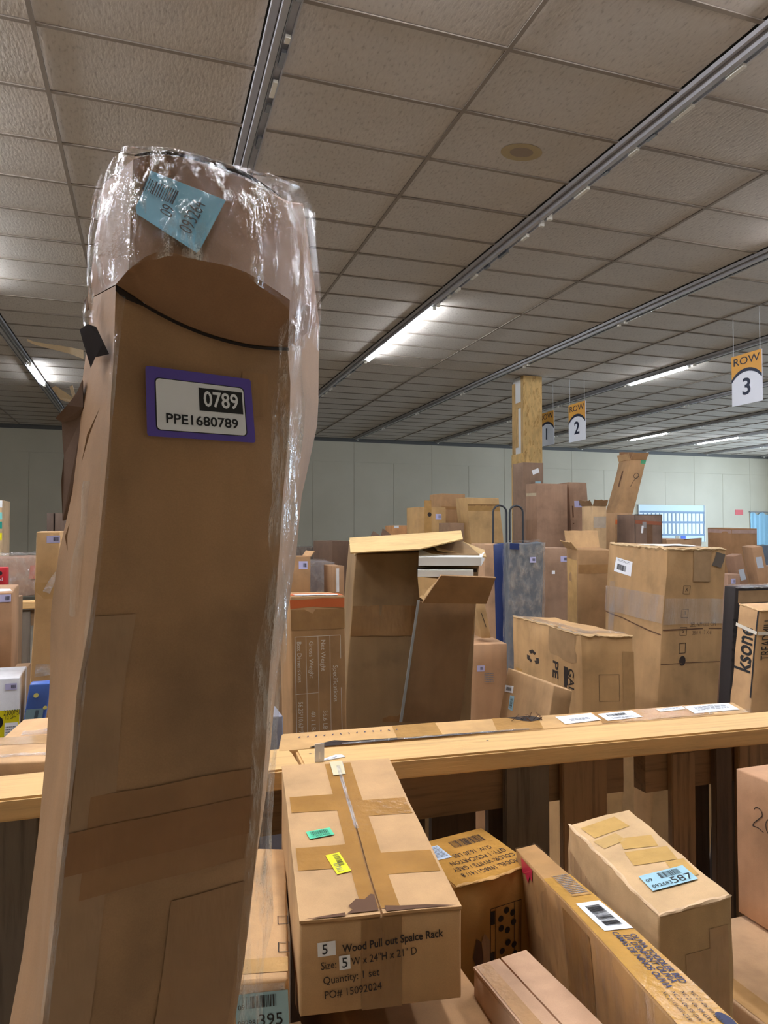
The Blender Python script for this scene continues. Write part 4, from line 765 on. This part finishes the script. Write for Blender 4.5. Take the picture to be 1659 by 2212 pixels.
c=Carton('foam','wrapped_pad','grey padded bundle wrapped in clear film standing upright',cat='pad',mat=plain('grey_foam',(96,102,108),.8),crumple=.006,dent=.006)
c.wrap(film_mat('crinkled_film',.10,.75,(1,1,.6),28,.3,.1),off=.006,amp=.008,w0=.5,n=16); c.patch('front').label(.68,.945,.032,.030,plain('violet_label',(186,184,220),.5),c.root,0,(('bar',.004,0,.014,.014),),off=.014); c.patch('front').decal('blue_edge',.15,.99,.05,.03,plain('navy_panel',(24,44,92),.5),c.root,0,.012)
c=Carton('tan','cardboard_box','plain brown carton with two small labels, right of the grey wrapped bundle',rgb=(166,134,108))
f=c.patch('front'); VL=plain('violet_label',(186,184,220),.5); f.label(.72,.955,.05,.035,VL,c.root,0,(('bar',.01,0,.02,.018),)); f.label(.35,.90,.022,.022,WHITE(),c.root)
c=Carton('flapbox','cardboard_box','tall open carton with one flap raised, beside the largest wrapped carton',rgb=(170,132,90),crumple=.003)
c.flap_at('back',72,.105,mat=card((200,162,114)),jag=.002); c.flap_at('left',50,.06,mat=card((204,166,116)),jag=.004); c.tape('front',.5,.93,c.W*.98,.05,0,(158,120,78)); c.patch('left').decal('tape',.5,.8,c.D*.9,.5,tape_mat((208,168,110)),c.root,0,.001)
# ================= further cartons =================
def simple(key,label,rgb,group=None,**k):
    c=Carton(key,'cardboard_box',label,rgb=rgb,group=group,cell=.12,**k); return c
def vlab(c,a,b,w=.05,h=.035,m=None,face='front'): c.patch(face).label(a,b,w,h,m or VL,c.root,0,(('bar',w*.2,0,w*.4,h*.5),))
c=simple('bk1','squat golden carton furthest left of the trio before the back wall',(198,158,104)); vlab(c,.73,.955,.06,.05); c.tape('front',.35,.9,.07,.5,0,(188,146,88)); c.patch('front').disc(.4,.965,.02,INK(),c.root)
c=simple('bk2','tallest carton of the trio before the back wall, a pale label at its top',(180,140,98)); vlab(c,.78,.965,.05,.05); c.tape('front',.5,.93,c.W*.98,.03,0,(160,120,78))
c=simple('bk3','upright carton with a taped top band, left of the black wire cart',(196,160,108)); c.tape('front',.5,.95,c.W*.98,.05,0,(176,138,84)); c.tape('front',.5,.965,c.W*.98,.02,0,(150,116,74))
c=simple('bk4','small dark carton in front of the tallest of the trio',(150,118,90))
c=simple('orange','little orange-brown carton alone before the back wall',(214,156,104)); c.patch('front').label(.2,.99,.06,.03,WHITE(),c.root)
c=simple('colbox','large grey-brown carton standing before the strand board column',(168,134,108)); c.tape('left',.5,.95,c.D*.9,.03,0,(206,190,160))
c=simple('colbox2','grey-brown carton with a pale blue label, right half of the pair by the column',(168,134,108)); vlab(c,.50,.90,.10,.065); c.patch('front').label(.55,.73,.13,.17,plain('pale_blue_paper',(150,186,196),.5),c.root,0,(('lines',0,0,.1,.12,8),)); c.patch('front').decal('tape',.15,.85,.015,.18,INSIDE(),c.root)
c=simple('coltop','small carton peeping out behind the pair, against the column',(150,122,100)); c.patch('front').decal('torn_paper',.6,.96,.09,.05,WHITE(),c.root,20,.001); c.patch('front').decal('torn_paper',.72,.90,.07,.07,plain('pale_blue_paper',(150,186,196),.5),c.root,0,.0012)
c=simple('leantall','tall leaning carton with bent open flaps standing above everything at the right',(176,138,96),crumple=.004); c.flap_at('front',60,.07,mat=card((190,150,108)),slant=.01); c.flap_at('left',70,.06,mat=card((206,168,122)),slant=.01); c.flap_at('back',100,.09,mat=card((150,112,78))); 
p=c.patch('front'); p.decal('green_tape',.85,.985,.05,.05,plain('green_tape',(70,150,104),.5),c.root,0,.001); pen(p,arc(.6,.86,.16,.022,0,360)+[(.5,.82),(.42,.79),(.4,.77)],.005,.0014,c.root,'printed_mark'); c.patch('left').decal('slot',.55,.84,.03,.16,INSIDE(),c.root,0,.0012)
c=simple('narrow','narrow upright carton with a torn open mouth, left of the leaning one',(208,174,130),crumple=.003); c.flap_at('front',65,.05,mat=card((170,134,96)),jag=.01); c.flap_at('left',60,.05,mat=card((150,118,86)),jag=.01); c.tape('front',.5,.93,c.W*.9,.09,0,(186,170,150))
c=simple('otape','brown carton crossed by orange and grey tape, left of the dark-edged one',(180,142,102)); c.patch('front').decal('orange_band',.5,.955,c.W*.98,.04,orange,c.root,-4,.001); c.patch('front').decal('grey_tape',.45,.955,.05,.11,plain('grey_tape',(150,146,146),.5),c.root,0,.002)
c=simple('dtape','dark-edged carton with orange tape and hanging grey strips in front of the pale board',(132,108,92)); p=c.patch('front'); p.decal('orange_band',.5,.965,c.W*.98,.028,plain('brick_tape',(150,88,62),.5),c.root,-3,.001); p.decal('grey_tape',.36,.955,.035,.05,plain('grey_tape',(150,146,146),.5),c.root,0,.002); p.decal('grey_tape',.28,.935,.018,.06,WHITE(),c.root,-8,.0022); p.decal('tape',.55,.9,.05,.2,tape_mat((118,88,66)),c.root,0,.0015); p.frame(.5,.90,c.W*.99,.36,.006,plain('dark_edge',(60,54,50),.6),c.root)
c=simple('flatR','low row of torn carton tops below the pale blue board',(196,160,122),dent=.02,crumple=.008)
c=simple('bigR','big square brown carton at the right, below the small red sign',(164,124,86),dent=.004); c.tape('front',.5,.985,c.W*.98,.03,0,(176,150,140)); c.tape('left',.5,.985,c.D*.98,.03,0,(176,150,140))
c=simple('leanR','slim brown carton with a grey label leaning on the big square carton',(172,134,100)); c.patch('front').decal('label',.45,.84,.04,.075,plain('grey_label',(178,186,196),.5),c.root,0,.001)
c=simple('leanR2','thin carton with two pale labels leaning left of the slim brown one',(150,116,92)); c.patch('front').decal('label',.5,.80,.035,.07,plain('grey_label',(178,186,196),.5),c.root,0,.001); c.patch('front').decal('label',.55,.58,.03,.06,WHITE(),c.root,0,.0012)
c=simple('lilR','small carton with a violet label between the wrapped carton and the black one',(160,126,102)); vlab(c,.45,.97,.035,.03)
c=simple('greyR','slate grey carton at the right edge of the picture',(96,108,120))
c=simple('brR','brown carton low at the right edge, under the slate grey one',(182,144,108))
c=simple('Lred','red printed box standing on a carton at the left edge',(190,40,48),mat=None); p=c.patch('front'); p.text(.72,.30,.03,'ot',WHITE(),c.root); p.text(.70,.62,.018,'ited',WHITE(),c.root); p.disc(.75,.82,.008,BLACK(),c.root); 
c=simple('Lbox','upright brown carton with a small violet label at the left edge',(178,138,102)); vlab(c,.80,.93,.035,.025); c.patch('top').decal('torn_paper',.6,.3,c.W*.6,.05,plain('torn_white_paper',(224,222,214),.6),c.root,0,.001,jag=.006)
c=simple('Ltall','tall plain carton with clear tape glints, left of the large wrapped box',(196,156,106),crumple=.003); vlab(c,.72,.983,.036,.022); c.patch('front').decal('clear_tape',.55,.70,.040,.036,SF,c.root,0,.0015,jag=.004); c.patch('front').decal('clear_tape',.90,.90,.02,.10,SF,c.root,-25,.0015,jag=.004); c.tape('front',.5,.87,c.W*.95,.05,0,(190,150,98))
c=simple('Lwhite','white and yellow printed tool box under the brown carton at the left edge',(226,226,228)); p=c.patch('front'); p.decal('yellow_band',.5,.60,c.W*.99,.095,plain('yellow_print',(226,214,10),.5),c.root,0,.0012); p.text(.82,.715,.022,'2200PSI',BLACK(),c.root,0,.002,sx=.6); p.text(.80,.675,.014,'1.2 GPM',BLACK(),c.root,0,.002,sx=.6); p.label(.82,.56,.034,.05,WHITE(),c.root,0,(('lines',0,.0,.028,.03,4),),off=.0018); p.disc(.45,.64,.022,BLACK(),c.root,.002); vlab(c,.80,.93,.030,.018)
c=Carton('Lblue','blister_pack','blue boxed item with a grey window leaning at the foot of the tall plain carton',mat=plain('blue_pack',(62,96,168),.4),cat='box',crumple=.001); p=c.patch('front'); p.decal('window_panel',.45,.42,.040,.13,plain('pack_grey',(124,156,170),.4),c.root,0,.0012); p.decal('tool_shape',.5,.45,.008,.11,plain('pack_dark',(72,90,104),.4),c.root,-4,.002); p.disc(.40,.87,.006,plain('pack_yellow',(220,214,120),.5),c.root,.002); p.disc(.92,.72,.005,plain('pack_yellow',(220,214,120),.5),c.root,.002)
c=simple('Lwrap','long film-wrapped parcel lying on the far rail at the left edge',(168,136,116),crumple=.01); c.wrap(film_mat('crinkled_film',.10,.75,(1,1,.6),28,.3,.1),off=.01,amp=.012,n=16); c.patch('front').decal('tape',.85,.6,.06,.08,tape_mat((190,120,104)),c.root,0,.003)
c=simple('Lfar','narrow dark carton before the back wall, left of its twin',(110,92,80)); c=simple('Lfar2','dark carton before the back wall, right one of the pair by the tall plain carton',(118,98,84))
c=simple('Ledge','upright carton with teal and yellow bands cut by the left edge of the picture',(208,176,136)); p=c.patch('front')
for z_,m_ in ((.985,WHITE()),(.94,plain('teal_print',(120,196,190),.5)),(.905,plain('deep_teal',(20,140,124),.5)),(.862,plain('yellow_print',(226,214,10),.5))): p.decal('printed_band',.5,z_,c.W*.99,.05,m_,c.root,0,.0012)
c=simple('s1','small open carton with a violet label behind the specifications carton',(176,136,94)); vlab(c,.68,.80,.045,.04); c.flap_at('right',55,.035,mat=card((196,154,106)))
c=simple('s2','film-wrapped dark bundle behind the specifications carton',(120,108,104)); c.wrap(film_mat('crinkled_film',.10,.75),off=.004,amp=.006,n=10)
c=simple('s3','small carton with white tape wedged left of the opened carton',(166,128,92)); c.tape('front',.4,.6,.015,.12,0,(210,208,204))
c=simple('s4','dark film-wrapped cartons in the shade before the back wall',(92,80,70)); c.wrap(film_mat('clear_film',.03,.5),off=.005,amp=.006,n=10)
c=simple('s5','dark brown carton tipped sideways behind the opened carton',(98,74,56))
c=simple('grey','pale grey box end seen between the large wrapped box and the specifications carton',(150,148,158))
c=simple('crate','wide brown carton lying across the far stock as a base for the others',(150,118,86))
c=simple('crate2','wide brown carton under the small boxes behind the specifications carton',(150,118,86))
c=simple('crateW','brown carton hidden under the white and yellow printed box',(150,118,86)); c=simple('crateR','brown carton carrying the red printed box at the left edge',(150,118,86)); c=simple('crateB','brown carton under the blue boxed item, behind the rail',(150,118,86))
c=simple('crateH','brown carton hidden under the tall leaning one',(150,118,86))
c=simple('crateL','wide brown carton under the upright carton at the left edge',(150,118,86))
# black wire cart
t=thing('wire_cart','black wire cart frame left of the strand board column','cart',(2.975,5.5,0)); BK=plain('black_tube',(52,56,62),.4)
def tube(name,pts,rad,mat,parent,n=8):
    V=[];F=[]
    for i,p in enumerate(pts):
        p=Vector(p); d=(Vector(pts[min(i+1,len(pts)-1)])-Vector(pts[max(i-1,0)])).normalized(); a=d.cross(Vector((0,1,0))); a=a.normalized() if a.length>.1 else d.cross(Vector((1,0,0))).normalized(); b_=d.cross(a)
        for k in range(n): V.append(p+(a*math.cos(k*2*math.pi/n)+b_*math.sin(k*2*math.pi/n))*rad)
    for i in range(len(pts)-1):
        for k in range(n): F.append((i*n+k,i*n+(k+1)%n,(i+1)*n+(k+1)%n,(i+1)*n+k))
    F+= [tuple(range(n))[::-1],tuple(range(len(V)-n,len(V)))]
    return mesh(name,V,F,mat,parent,smooth=True)
hoop=lambda x0,x1:[(x0,0,0),(x0,0,1.82)]+[(x0+(x1-x0)*(.5-.5*math.cos(a)),0,1.82+.06*math.sin(a)) for a in [i*math.pi/8 for i in range(1,8)]]+[(x1,0,1.82),(x1,0,0)]
tube('frame_tube',hoop(-.16,-.03),.009,BK,t); tube('frame_tube',hoop(.0,.13),.009,BK,t); tube('cross_bar',[(-.16,0,1.55),(.13,0,1.55)],.007,BK,t); tube('cross_bar',[(-.16,0,.4),(.13,0,.4)],.007,BK,t)
# dark torn flap tips showing above the opened carton
for i,(u,v,lab) in enumerate(((822,1150,'dark torn cardboard peak showing left of the orange-brown carton'),)):
    a=loc(800,1158,5.2); t=thing('torn_carton',lab,'box',(a.x,5.2,0)); b_=Vector((a.x,5.2,0))
    slab('panel',[loc(798,1160,5.2),loc(846,1160,5.25),loc(846,1185,5.25),loc(798,1185,5.2)],.2,card((96,74,58)),t,b_); slab('flap',[loc(800,1160,5.22),loc(822,1160,5.22),loc(806,1149,5.3)],.01,card((110,84,66)),t,b_); slab('flap',[loc(822,1160,5.22),loc(848,1160,5.22),loc(826,1143,5.3)],.01,card((110,84,66)),t,b_)
    slab('panel',[loc(800,1186,5.2),loc(846,1186,5.25)]+[Vector((q.x,q.y,0.0)) for q in (loc(846,1186,5.25),loc(800,1186,5.2))],.2,card((96,74,58)),t,b_)
# ================= the tall wrapped box in the foreground =================
rows=[(z,a,b,r,s) for z,a,b,r,s in DATA['_rows']]
z0,a0,b0,r0,s0=rows[-1]; z1,a1,b1,r1,s1=rows[-3]
low=[]
for z in (1.0,.5,0.0):
    k=(z0-z)*.16; low.append((z,[a0[0]-k,a0[1]],[b0[0]-k,b0[1]],[r0[0]-k,r0[1]],[s0[0]-k,s0[1]]))
rows=[r for r in rows if r[0]<1.80]+low
BX=Vector((low[-1][1][0]+.06,.55,0)); root=thing('cardboard_box','tall slim battered box in the foreground, film over its top and a purple bordered label','box',BX)
NF,NS=12,5
def ring(fl,fr,br,bl,amp=1.0,front=None):
    P=[]
    for i in range(NF+1):
        P.append(front(i/NF) if front else fl.lerp(fr,i/NF))
    for i in range(1,NS): P.append(P[NF].lerp(br,i/NS))
    for i in range(NF+1): P.append(br.lerp(bl,i/NF))
    for i in range(1,NS): P.append(bl.lerp(P[0],i/NS))
    return P
def wob(P,amp):
    n=len(P); out=[]
    for i,p in enumerate(P):
        left=i>2*NF+NS; a=amp*(2.4 if left else 1.0)
        if i in (0,NF): a=amp*.25
        out.append(p+noise.noise_vector(Vector((p.x*26,p.y*26,p.z*9)))*a)
    return out
def seg(front7):
    L=[Vector(p) for p in front7[:5]]
    def f(t):
        x=t*4; i=min(3,int(x)); u=x-i
        p0=L[max(i-1,0)];p1=L[i];p2=L[i+1];p3=L[min(i+2,4)]
        return ((p1*2)+(p2-p0)*u+(p0*2-p1*5+p2*4-p3)*u*u+(p1*3-p0-p2*3+p3)*u**3)*.5
    return f
V3=lambda q,z:Vector((q[0],q[1],z))
R=[]
dense=[]
for i in range(len(rows)-1,0,-1):
    A=rows[i];Bq=rows[i-1]; n=max(1,int((Bq[0]-A[0])/.022)) if A[0]>1.3 else 3
    for k in range(n):
        t_=k/n; dense.append(tuple([A[0]+(Bq[0]-A[0])*t_]+[[A[j][0]+(Bq[j][0]-A[j][0])*t_,A[j][1]+(Bq[j][1]-A[j][1])*t_] for j in range(1,5)]))
dense.append(rows[0])
for (z,a,b,r_,s_) in dense: R.append(wob(ring(V3(a,z),V3(b,z),V3(r_,z),V3(s_,z)),.0016))
C,Fd,Tp=DATA['_capC'],DATA['_capF'],DATA['_capT']
zt=rows[0][0]
# drop rows that would rise above the fold curve
R=[r for r in R if min(p.z for p in r)<1.775]
RC=ring(None,None,Vector(C[5]),Vector(C[6]),front=seg(C)); RF=ring(None,None,Vector(Fd[5]),Vector(Fd[6]),front=seg(Fd)); RT=ring(None,None,Vector(Tp[5]),Vector(Tp[6]),front=seg(Tp))
def inter(A,Bq,t_,out=0):
    return [p.lerp(q,t_) for p,q in zip(A,Bq)]
capR=[RC]+[inter(RC,RF,k/4) for k in (1,2,3)]+[RF]+[inter(RF,RT,k/6) for k in range(1,6)]+[RT]
capR=[capR[0]]+[wob(r,.0010) for r in capR[1:]]
def loft(rings,closetop=True,closebot=True):
    V=[];F=[]; m=len(rings[0])
    for r_ in rings: V+=[p-BX for p in r_]
    for j in range(len(rings)-1):
        for i in range(m): F.append((j*m+i,j*m+(i+1)%m,(j+1)*m+(i+1)%m,(j+1)*m+i))
    if closebot: F.append(tuple(range(m))[::-1])
    if closetop: F.append(tuple(range((len(rings)-1)*m,len(rings)*m)))
    return V,F
TB=card((178,138,98),.6,.3)
# top ring of the shaft follows the curve of the flap above
RS=[p+Vector((0,.002,0)) for p in RC]
V,F=loft(R+[RS],closetop=False); body=mesh('body',V,F,TB,root,smooth=True)
V,F=loft(capR,closebot=False); mesh('cap',V,F,card((150,110,74),.6,.25),root,smooth=True)
# dark strip painted as the shade in the crease under the cap
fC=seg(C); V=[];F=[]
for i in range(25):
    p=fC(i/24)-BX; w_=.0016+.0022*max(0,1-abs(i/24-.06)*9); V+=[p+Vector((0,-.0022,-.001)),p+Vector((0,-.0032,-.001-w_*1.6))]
F=[(2*i,2*i+1,2*i+3,2*i+2) for i in range(24)]; mesh('crease_shade',V,F,plain('tear_and_gap_shade',(40,28,20),.9),root)
def quadpatch(pts):
    A=[Vector(p)-BX for p in pts]
    def P(a,b,off):
        p=A[0]*(1-a)*(1-b)+A[1]*a*(1-b)+A[2]*a*b+A[3]*(1-a)*b; n=((A[1]-A[0]).cross(A[3]-A[0])).normalized(); return p+n*off
    return Patch(P,(A[1]-A[0]).length,(A[3]-A[0]).length)
q=quadpatch(DATA['_ppe']); PUR=plain('purple_label_border',(92,72,170),.35)
def rrect(P,cx,cy,w,h,r,mat,parent,off,name,seg_=5):
    pts=[]
    for (sx,sy,a0_) in ((1,1,0),(-1,1,90),(-1,-1,180),(1,-1,270)):
        for k in range(seg_+1):
            a=math.radians(a0_+90*k/seg_); pts.append((cx+(sx*(w/2-r)+r*math.cos(a))/P.W,cy+(sy*(h/2-r)+r*math.sin(a))/P.H))
    return mesh(name,[P.P(a,b,off) for a,b in pts],[tuple(range(len(pts)))],mat,parent)
lab=rrect(q,.5,.5,q.W,q.H,.002,PUR,root,.0012,'label'); lab['label']='purple bordered white identification label'
rrect(q,.50,.47,q.W*.845,q.H*.76,.003,BLACK(),lab,.0014,'printed_frame'); rrect(q,.50,.47,q.W*.825,q.H*.735,.0028,WHITE(),lab,.0016,'white_panel')
q.decal('black_panel',.685,.60,q.W*.42,q.H*.34,BLACK(),lab,0,.0018); q.text(.685,.60,q.H*.32,'0789',WHITE(),lab,0,.0020,bold=True,sx=.86); q.text(.50,.265,q.H*.20,'PPE1680789',BLACK(),lab,0,.0020,bold=True,sx=1.1)
q=quadpatch(DATA['_blue']); BL2=plain('blue_sticker_paper',(124,186,208),.3)
lab=mesh('label',[q.P(a,b,.001) for a,b in ((0,.02),(.06,0),(1,.0),(1,1),(.5,.985),(.1,1),(0,.95))],[tuple(range(7))],BL2,root); lab['label']='pale blue barcode sticker under the film'
q.text(.48,.28,.0125,'093264',BLACK(),lab,0,.0016,sx=.9) ; q.text(.36,.60,.0115,'09',BLACK(),lab,0,.0016); q.bars(.66,.80,.020,.017,BLACK(),lab,90,.0016,14)
# film hood
FH=film_mat('hood_film',.03,.95,(1,1,.30),70,.12,.05,(.50,.63,.74))
def crv(pts):
    L=[loc(*q_) for q_ in pts]; n=len(L)-1
    def f(t):
        x=min(t,.99999)*n; i=int(x); u=x-i; p0=L[max(i-1,0)];p1=L[i];p2=L[i+1];p3=L[min(i+2,n)]
        return ((p1*2)+(p2-p0)*u+(p0*2-p1*5+p2*4-p3)*u*u+(p1*3-p0-p2*3+p3)*u**3)*.5
    return f
h0=crv([(190,700,.555),(205,640,.53),(268,590,.478),(360,556,.464),(520,585,.472),(640,690,.505),(688,758,.575)])
h1=crv([(187,540,.55),(208,500,.52),(262,450,.480),(400,450,.468),(550,480,.476),(650,560,.505),(690,620,.575)])
h2=crv([(211,390,.555),(243,346,.525),(280,315,.494),(400,326,.490),(540,362,.497),(645,398,.52),(668,440,.575)])
full=[]
N_=28
for k in range(17):
    t_=k/16; w0_,w1_,w2_=(1-t_)*(1-2*t_),4*t_*(1-t_),t_*(2*t_-1)
    fr=[h0(i/N_)*w0_+h1(i/N_)*w1_+h2(i/N_)*w2_ for i in range(N_+1)]
    bk=[fr[-1].lerp(fr[0],i/N_)+Vector((0,.06*math.sin(math.pi*i/N_)**.5,0)) for i in range(1,N_)]
    full.append(fr+bk)
top=full[-1]; cen=sum(top,Vector())/len(top); full.append([p.lerp(cen,.3)+Vector((0,.004,-.001)) for p in top]); full.append([p.lerp(cen,.97)+Vector((0,.004,-.002)) for p in top])
def resample(L,n):
    d=[0]
    for a,b_ in zip(L,L[1:]): d.append(d[-1]+(b_-a).length)
    out=[]
    for i in range(n+1):
        s_=d[-1]*i/n; j=max(0,min(len(L)-2,next((q_ for q_ in range(len(d)-1) if d[q_+1]>=s_),len(L)-2))); out.append(L[j].lerp(L[j+1],(s_-d[j])/(d[j+1]-d[j])))
    return out
V=[];F=[];m_=len(full[0])
for j,r_ in enumerate(full):
    for p in r_: V.append(p+noise.noise_vector(Vector((p.x*110,p.y*110,p.z*30)))*.0022-BX)
for j in range(len(full)-1):
    for i in range(m_): F.append((j*m_+i,j*m_+(i+1)%m_,(j+1)*m_+(i+1)%m_,(j+1)*m_+i))
mesh('stretch_film',V,F,FH,root,smooth=True)
# dark strip painted as the shade in the gap between the top flaps
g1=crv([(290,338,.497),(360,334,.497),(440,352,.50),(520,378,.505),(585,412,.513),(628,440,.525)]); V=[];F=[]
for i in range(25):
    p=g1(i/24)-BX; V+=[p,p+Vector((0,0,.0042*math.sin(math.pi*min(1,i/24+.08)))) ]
F=[(2*i,2*i+2,2*i+3,2*i+1) for i in range(24)]; mesh('gap_shade',V,F,plain('tear_and_gap_shade',(40,28,20),.9),root)
# bunched film: rope-like folds down both edges
def strip(name,pts,wd,mat,amp=.002,n=40,cols=7,depth=.004):
    P=resample([Vector(p) for p in pts],n); V=[];F=[]
    for i,p in enumerate(P):
        for j in range(cols):
            x=(j/(cols-1)-.5)*wd*(1+.4*noise.noise(p*30)); V.append(p+Vector((x,-depth*(1-abs(j/(cols-1)-.5)*2),0))+noise.noise_vector(Vector((p.x*60+j*3,j*1.7,p.z*22)))*amp-BX)
    for i in range(n):
        for j in range(cols-1): k=i*cols+j; F.append((k,k+1,k+cols+1,k+cols))
    return mesh(name,V,F,mat,root,smooth=True)
FS=film_mat('bunched_film',.05,.9,(1,1,.22),110,.2,.06)
SL=lambda u,v,Y:loc(u,v,Y)
strip('film_fold',[SL(628,745,.515),SL(622,900,.515),SL(612,1100,.516),SL(600,1300,.515),SL(578,1480,.515),SL(562,1800,.512),SL(535,2212,.50)],.020,FS,.0022,60,9)
strip('film_fold',[SL(262,640,.485),SL(244,800,.485),SL(232,960,.485),SL(222,1090,.487),SL(205,1260,.487),SL(180,1450,.485),SL(150,1700,.48),SL(95,2212,.47)],.005,film_mat('thin_film',.05,.5,(1,1,.3),60,.3,.1),.001,60,5,.002)
strip('film_fold',[SL(205,1040,.535),SL(188,1150,.53),SL(172,1240,.53),SL(168,1330,.53)],.012,film_mat('thin_film2',.1,.7,(1,1,.2),60,.3,.1),.0015,24,6,.006)
strip('film_knot',[SL(192,650,.56),SL(186,680,.55),SL(190,705,.548)],.009,FS,.004,14,7,.006)
strip('film_fold',[SL(650,455,.535),SL(655,560,.53),SL(640,680,.52),SL(632,750,.515)],.022,FS,.003,26,9,.008)
strip('film_fold',[SL(300,400,.49),SL(262,470,.492),SL(235,560,.51)],.024,film_mat('thin_film3',.1,.8,(.5,1,.5),80,.3,.08),.003,20,9,.006)
strip('film_fold',[SL(280,322,.492),SL(378,326,.486),SL(440,344,.488),SL(520,368,.493),SL(600,388,.50),SL(645,408,.512)],.004,FS,.0015,40,5,.004)
# horizontal tapes on the front and the printed scuffs
def frontP(a,b,off):
    z=b; k=max(i for i in range(len(dense)) if dense[i][0]<=z) if z>dense[0][0] else 0; k=min(k,len(dense)-2); A=dense[k];Bq=dense[k+1]; t_=(z-A[0])/(Bq[0]-A[0])
    L=V3([A[1][i]+(Bq[1][i]-A[1][i])*t_ for i in (0,1)],z); Rr=V3([A[2][i]+(Bq[2][i]-A[2][i])*t_ for i in (0,1)],z); p=L.lerp(Rr,a)
    am=.0016*(.25 if a<=0 or a>=1 else 1.0); return p+noise.noise_vector(Vector((p.x*26,p.y*26,p.z*9)))*am+Vector((.25,-.97,0))*off-BX
def ftape(a0,a1,z0_,z1_,mat,name='tape',off=.0012):
    nx,nz_=10,max(2,int((z1_-z0_)/.02)); V=[];F=[]
    for j in range(nz_+1):
        for i in range(nx+1): V.append(frontP(a0+(a1-a0)*i/nx,z0_+(z1_-z0_)*j/nz_,off))
    for j in range(nz_):
        for i in range(nx): k=j*(nx+1)+i; F.append((k,k+1,k+nx+2,k+nx+1))
    return mesh(name,V,F,mat,root,smooth=True)
ftape(.10,.93,1.417,1.482,tape_mat((158,114,70),.35)); ftape(.02,.94,1.435,1.462,tape_mat((152,106,62),.3),off=.0018); ftape(.02,.22,1.28,1.60,tape_mat((168,132,96),.3),off=.0010); ftape(.70,.86,1.74,1.772,tape_mat((166,124,80),.3)); 
ftape(.55,.95,1.26,1.40,tape_mat((160,120,80),.35),off=.0010)
# torn side: dark hole, paper shreds, loose strip
mesh('torn_opening',[SL(u,v,Y)-BX for u,v,Y in ((172,712,.545),(178,735,.54),(196,795,.525),(206,772,.52),(236,765,.50),(224,740,.505),(208,706,.52),(190,700,.53))],[tuple(range(8))],plain('tear_and_gap_shade2',(34,24,18),.95,spec=.1),root)
def ribbon(name,pts,w0,w1,mat):
    P=resample([Vector(p) for p in pts],14); V=[];F=[]
    for i,p in enumerate(P):
        w_=w0+(w1-w0)*i/14; V+=[p+Vector((0,0,w_))-BX,p+Vector((0,.003,-w_))-BX,p+Vector((0,.0045,0))-BX]
    F=[(3*i,3*i+1,3*i+4,3*i+3) for i in range(14)]+[(3*i+1,3*i+2,3*i+5,3*i+4) for i in range(14)]+[(3*i+2,3*i,3*i+3,3*i+5) for i in range(14)]
    return mesh(name,V,F,mat,root,smooth=True)
PALE=card((224,204,170),.7,.1)
ribbon('torn_strip',[SL(58,733,.60),SL(72,740,.60),SL(110,748,.59),SL(150,756,.58),SL(180,765,.565)],.0006,.0030,PALE)
SH=card((110,82,62),.8,.3)
def lump(name,pts,mat,th=.006):
    P=[Vector(p) for p in pts]; k=len(P); n=Vector((0,th,0)); o=mesh(name,[p-BX for p in P]+[p+n-BX for p in P],[tuple(range(k)),tuple(range(k,2*k))[::-1]]+[(i,k+i,k+(i+1)%k,(i+1)%k) for i in range(k)],mat,root)
    bm=bmesh.new(); bm.from_mesh(o.data); bmesh.ops.recalc_face_normals(bm,faces=bm.faces[:]); bm.to_mesh(o.data); bm.free(); return o
lump('torn_flap',[SL(178,820,.57),SL(165,850,.575),SL(145,875,.58),SL(120,903,.59),SL(134,912,.59),SL(170,905,.58),SL(180,880,.57)],SH)
lump('torn_flap',[SL(112,838,.585),SL(120,833,.585),SL(145,850,.58),SL(160,862,.58),SL(152,868,.58),SL(128,860,.585)],PALE); lump('torn_flap',[SL(150,835,.583),SL(157,832,.583),SL(162,852,.58),SL(156,858,.58)],PALE,.003)
lump('torn_flap',[SL(133,900,.592),SL(180,895,.575),SL(178,950,.575),SL(170,1000,.58),SL(150,1120,.59),SL(135,1125,.593),SL(132,1040,.594),SL(138,985,.594),SL(135,950,.594)],card((120,92,72),.8,.3),.008)
lump('torn_flap',[SL(188,640,.572),SL(182,650,.575),SL(186,668,.575),SL(192,664,.572)],SH)
# long creases in the lit side wall
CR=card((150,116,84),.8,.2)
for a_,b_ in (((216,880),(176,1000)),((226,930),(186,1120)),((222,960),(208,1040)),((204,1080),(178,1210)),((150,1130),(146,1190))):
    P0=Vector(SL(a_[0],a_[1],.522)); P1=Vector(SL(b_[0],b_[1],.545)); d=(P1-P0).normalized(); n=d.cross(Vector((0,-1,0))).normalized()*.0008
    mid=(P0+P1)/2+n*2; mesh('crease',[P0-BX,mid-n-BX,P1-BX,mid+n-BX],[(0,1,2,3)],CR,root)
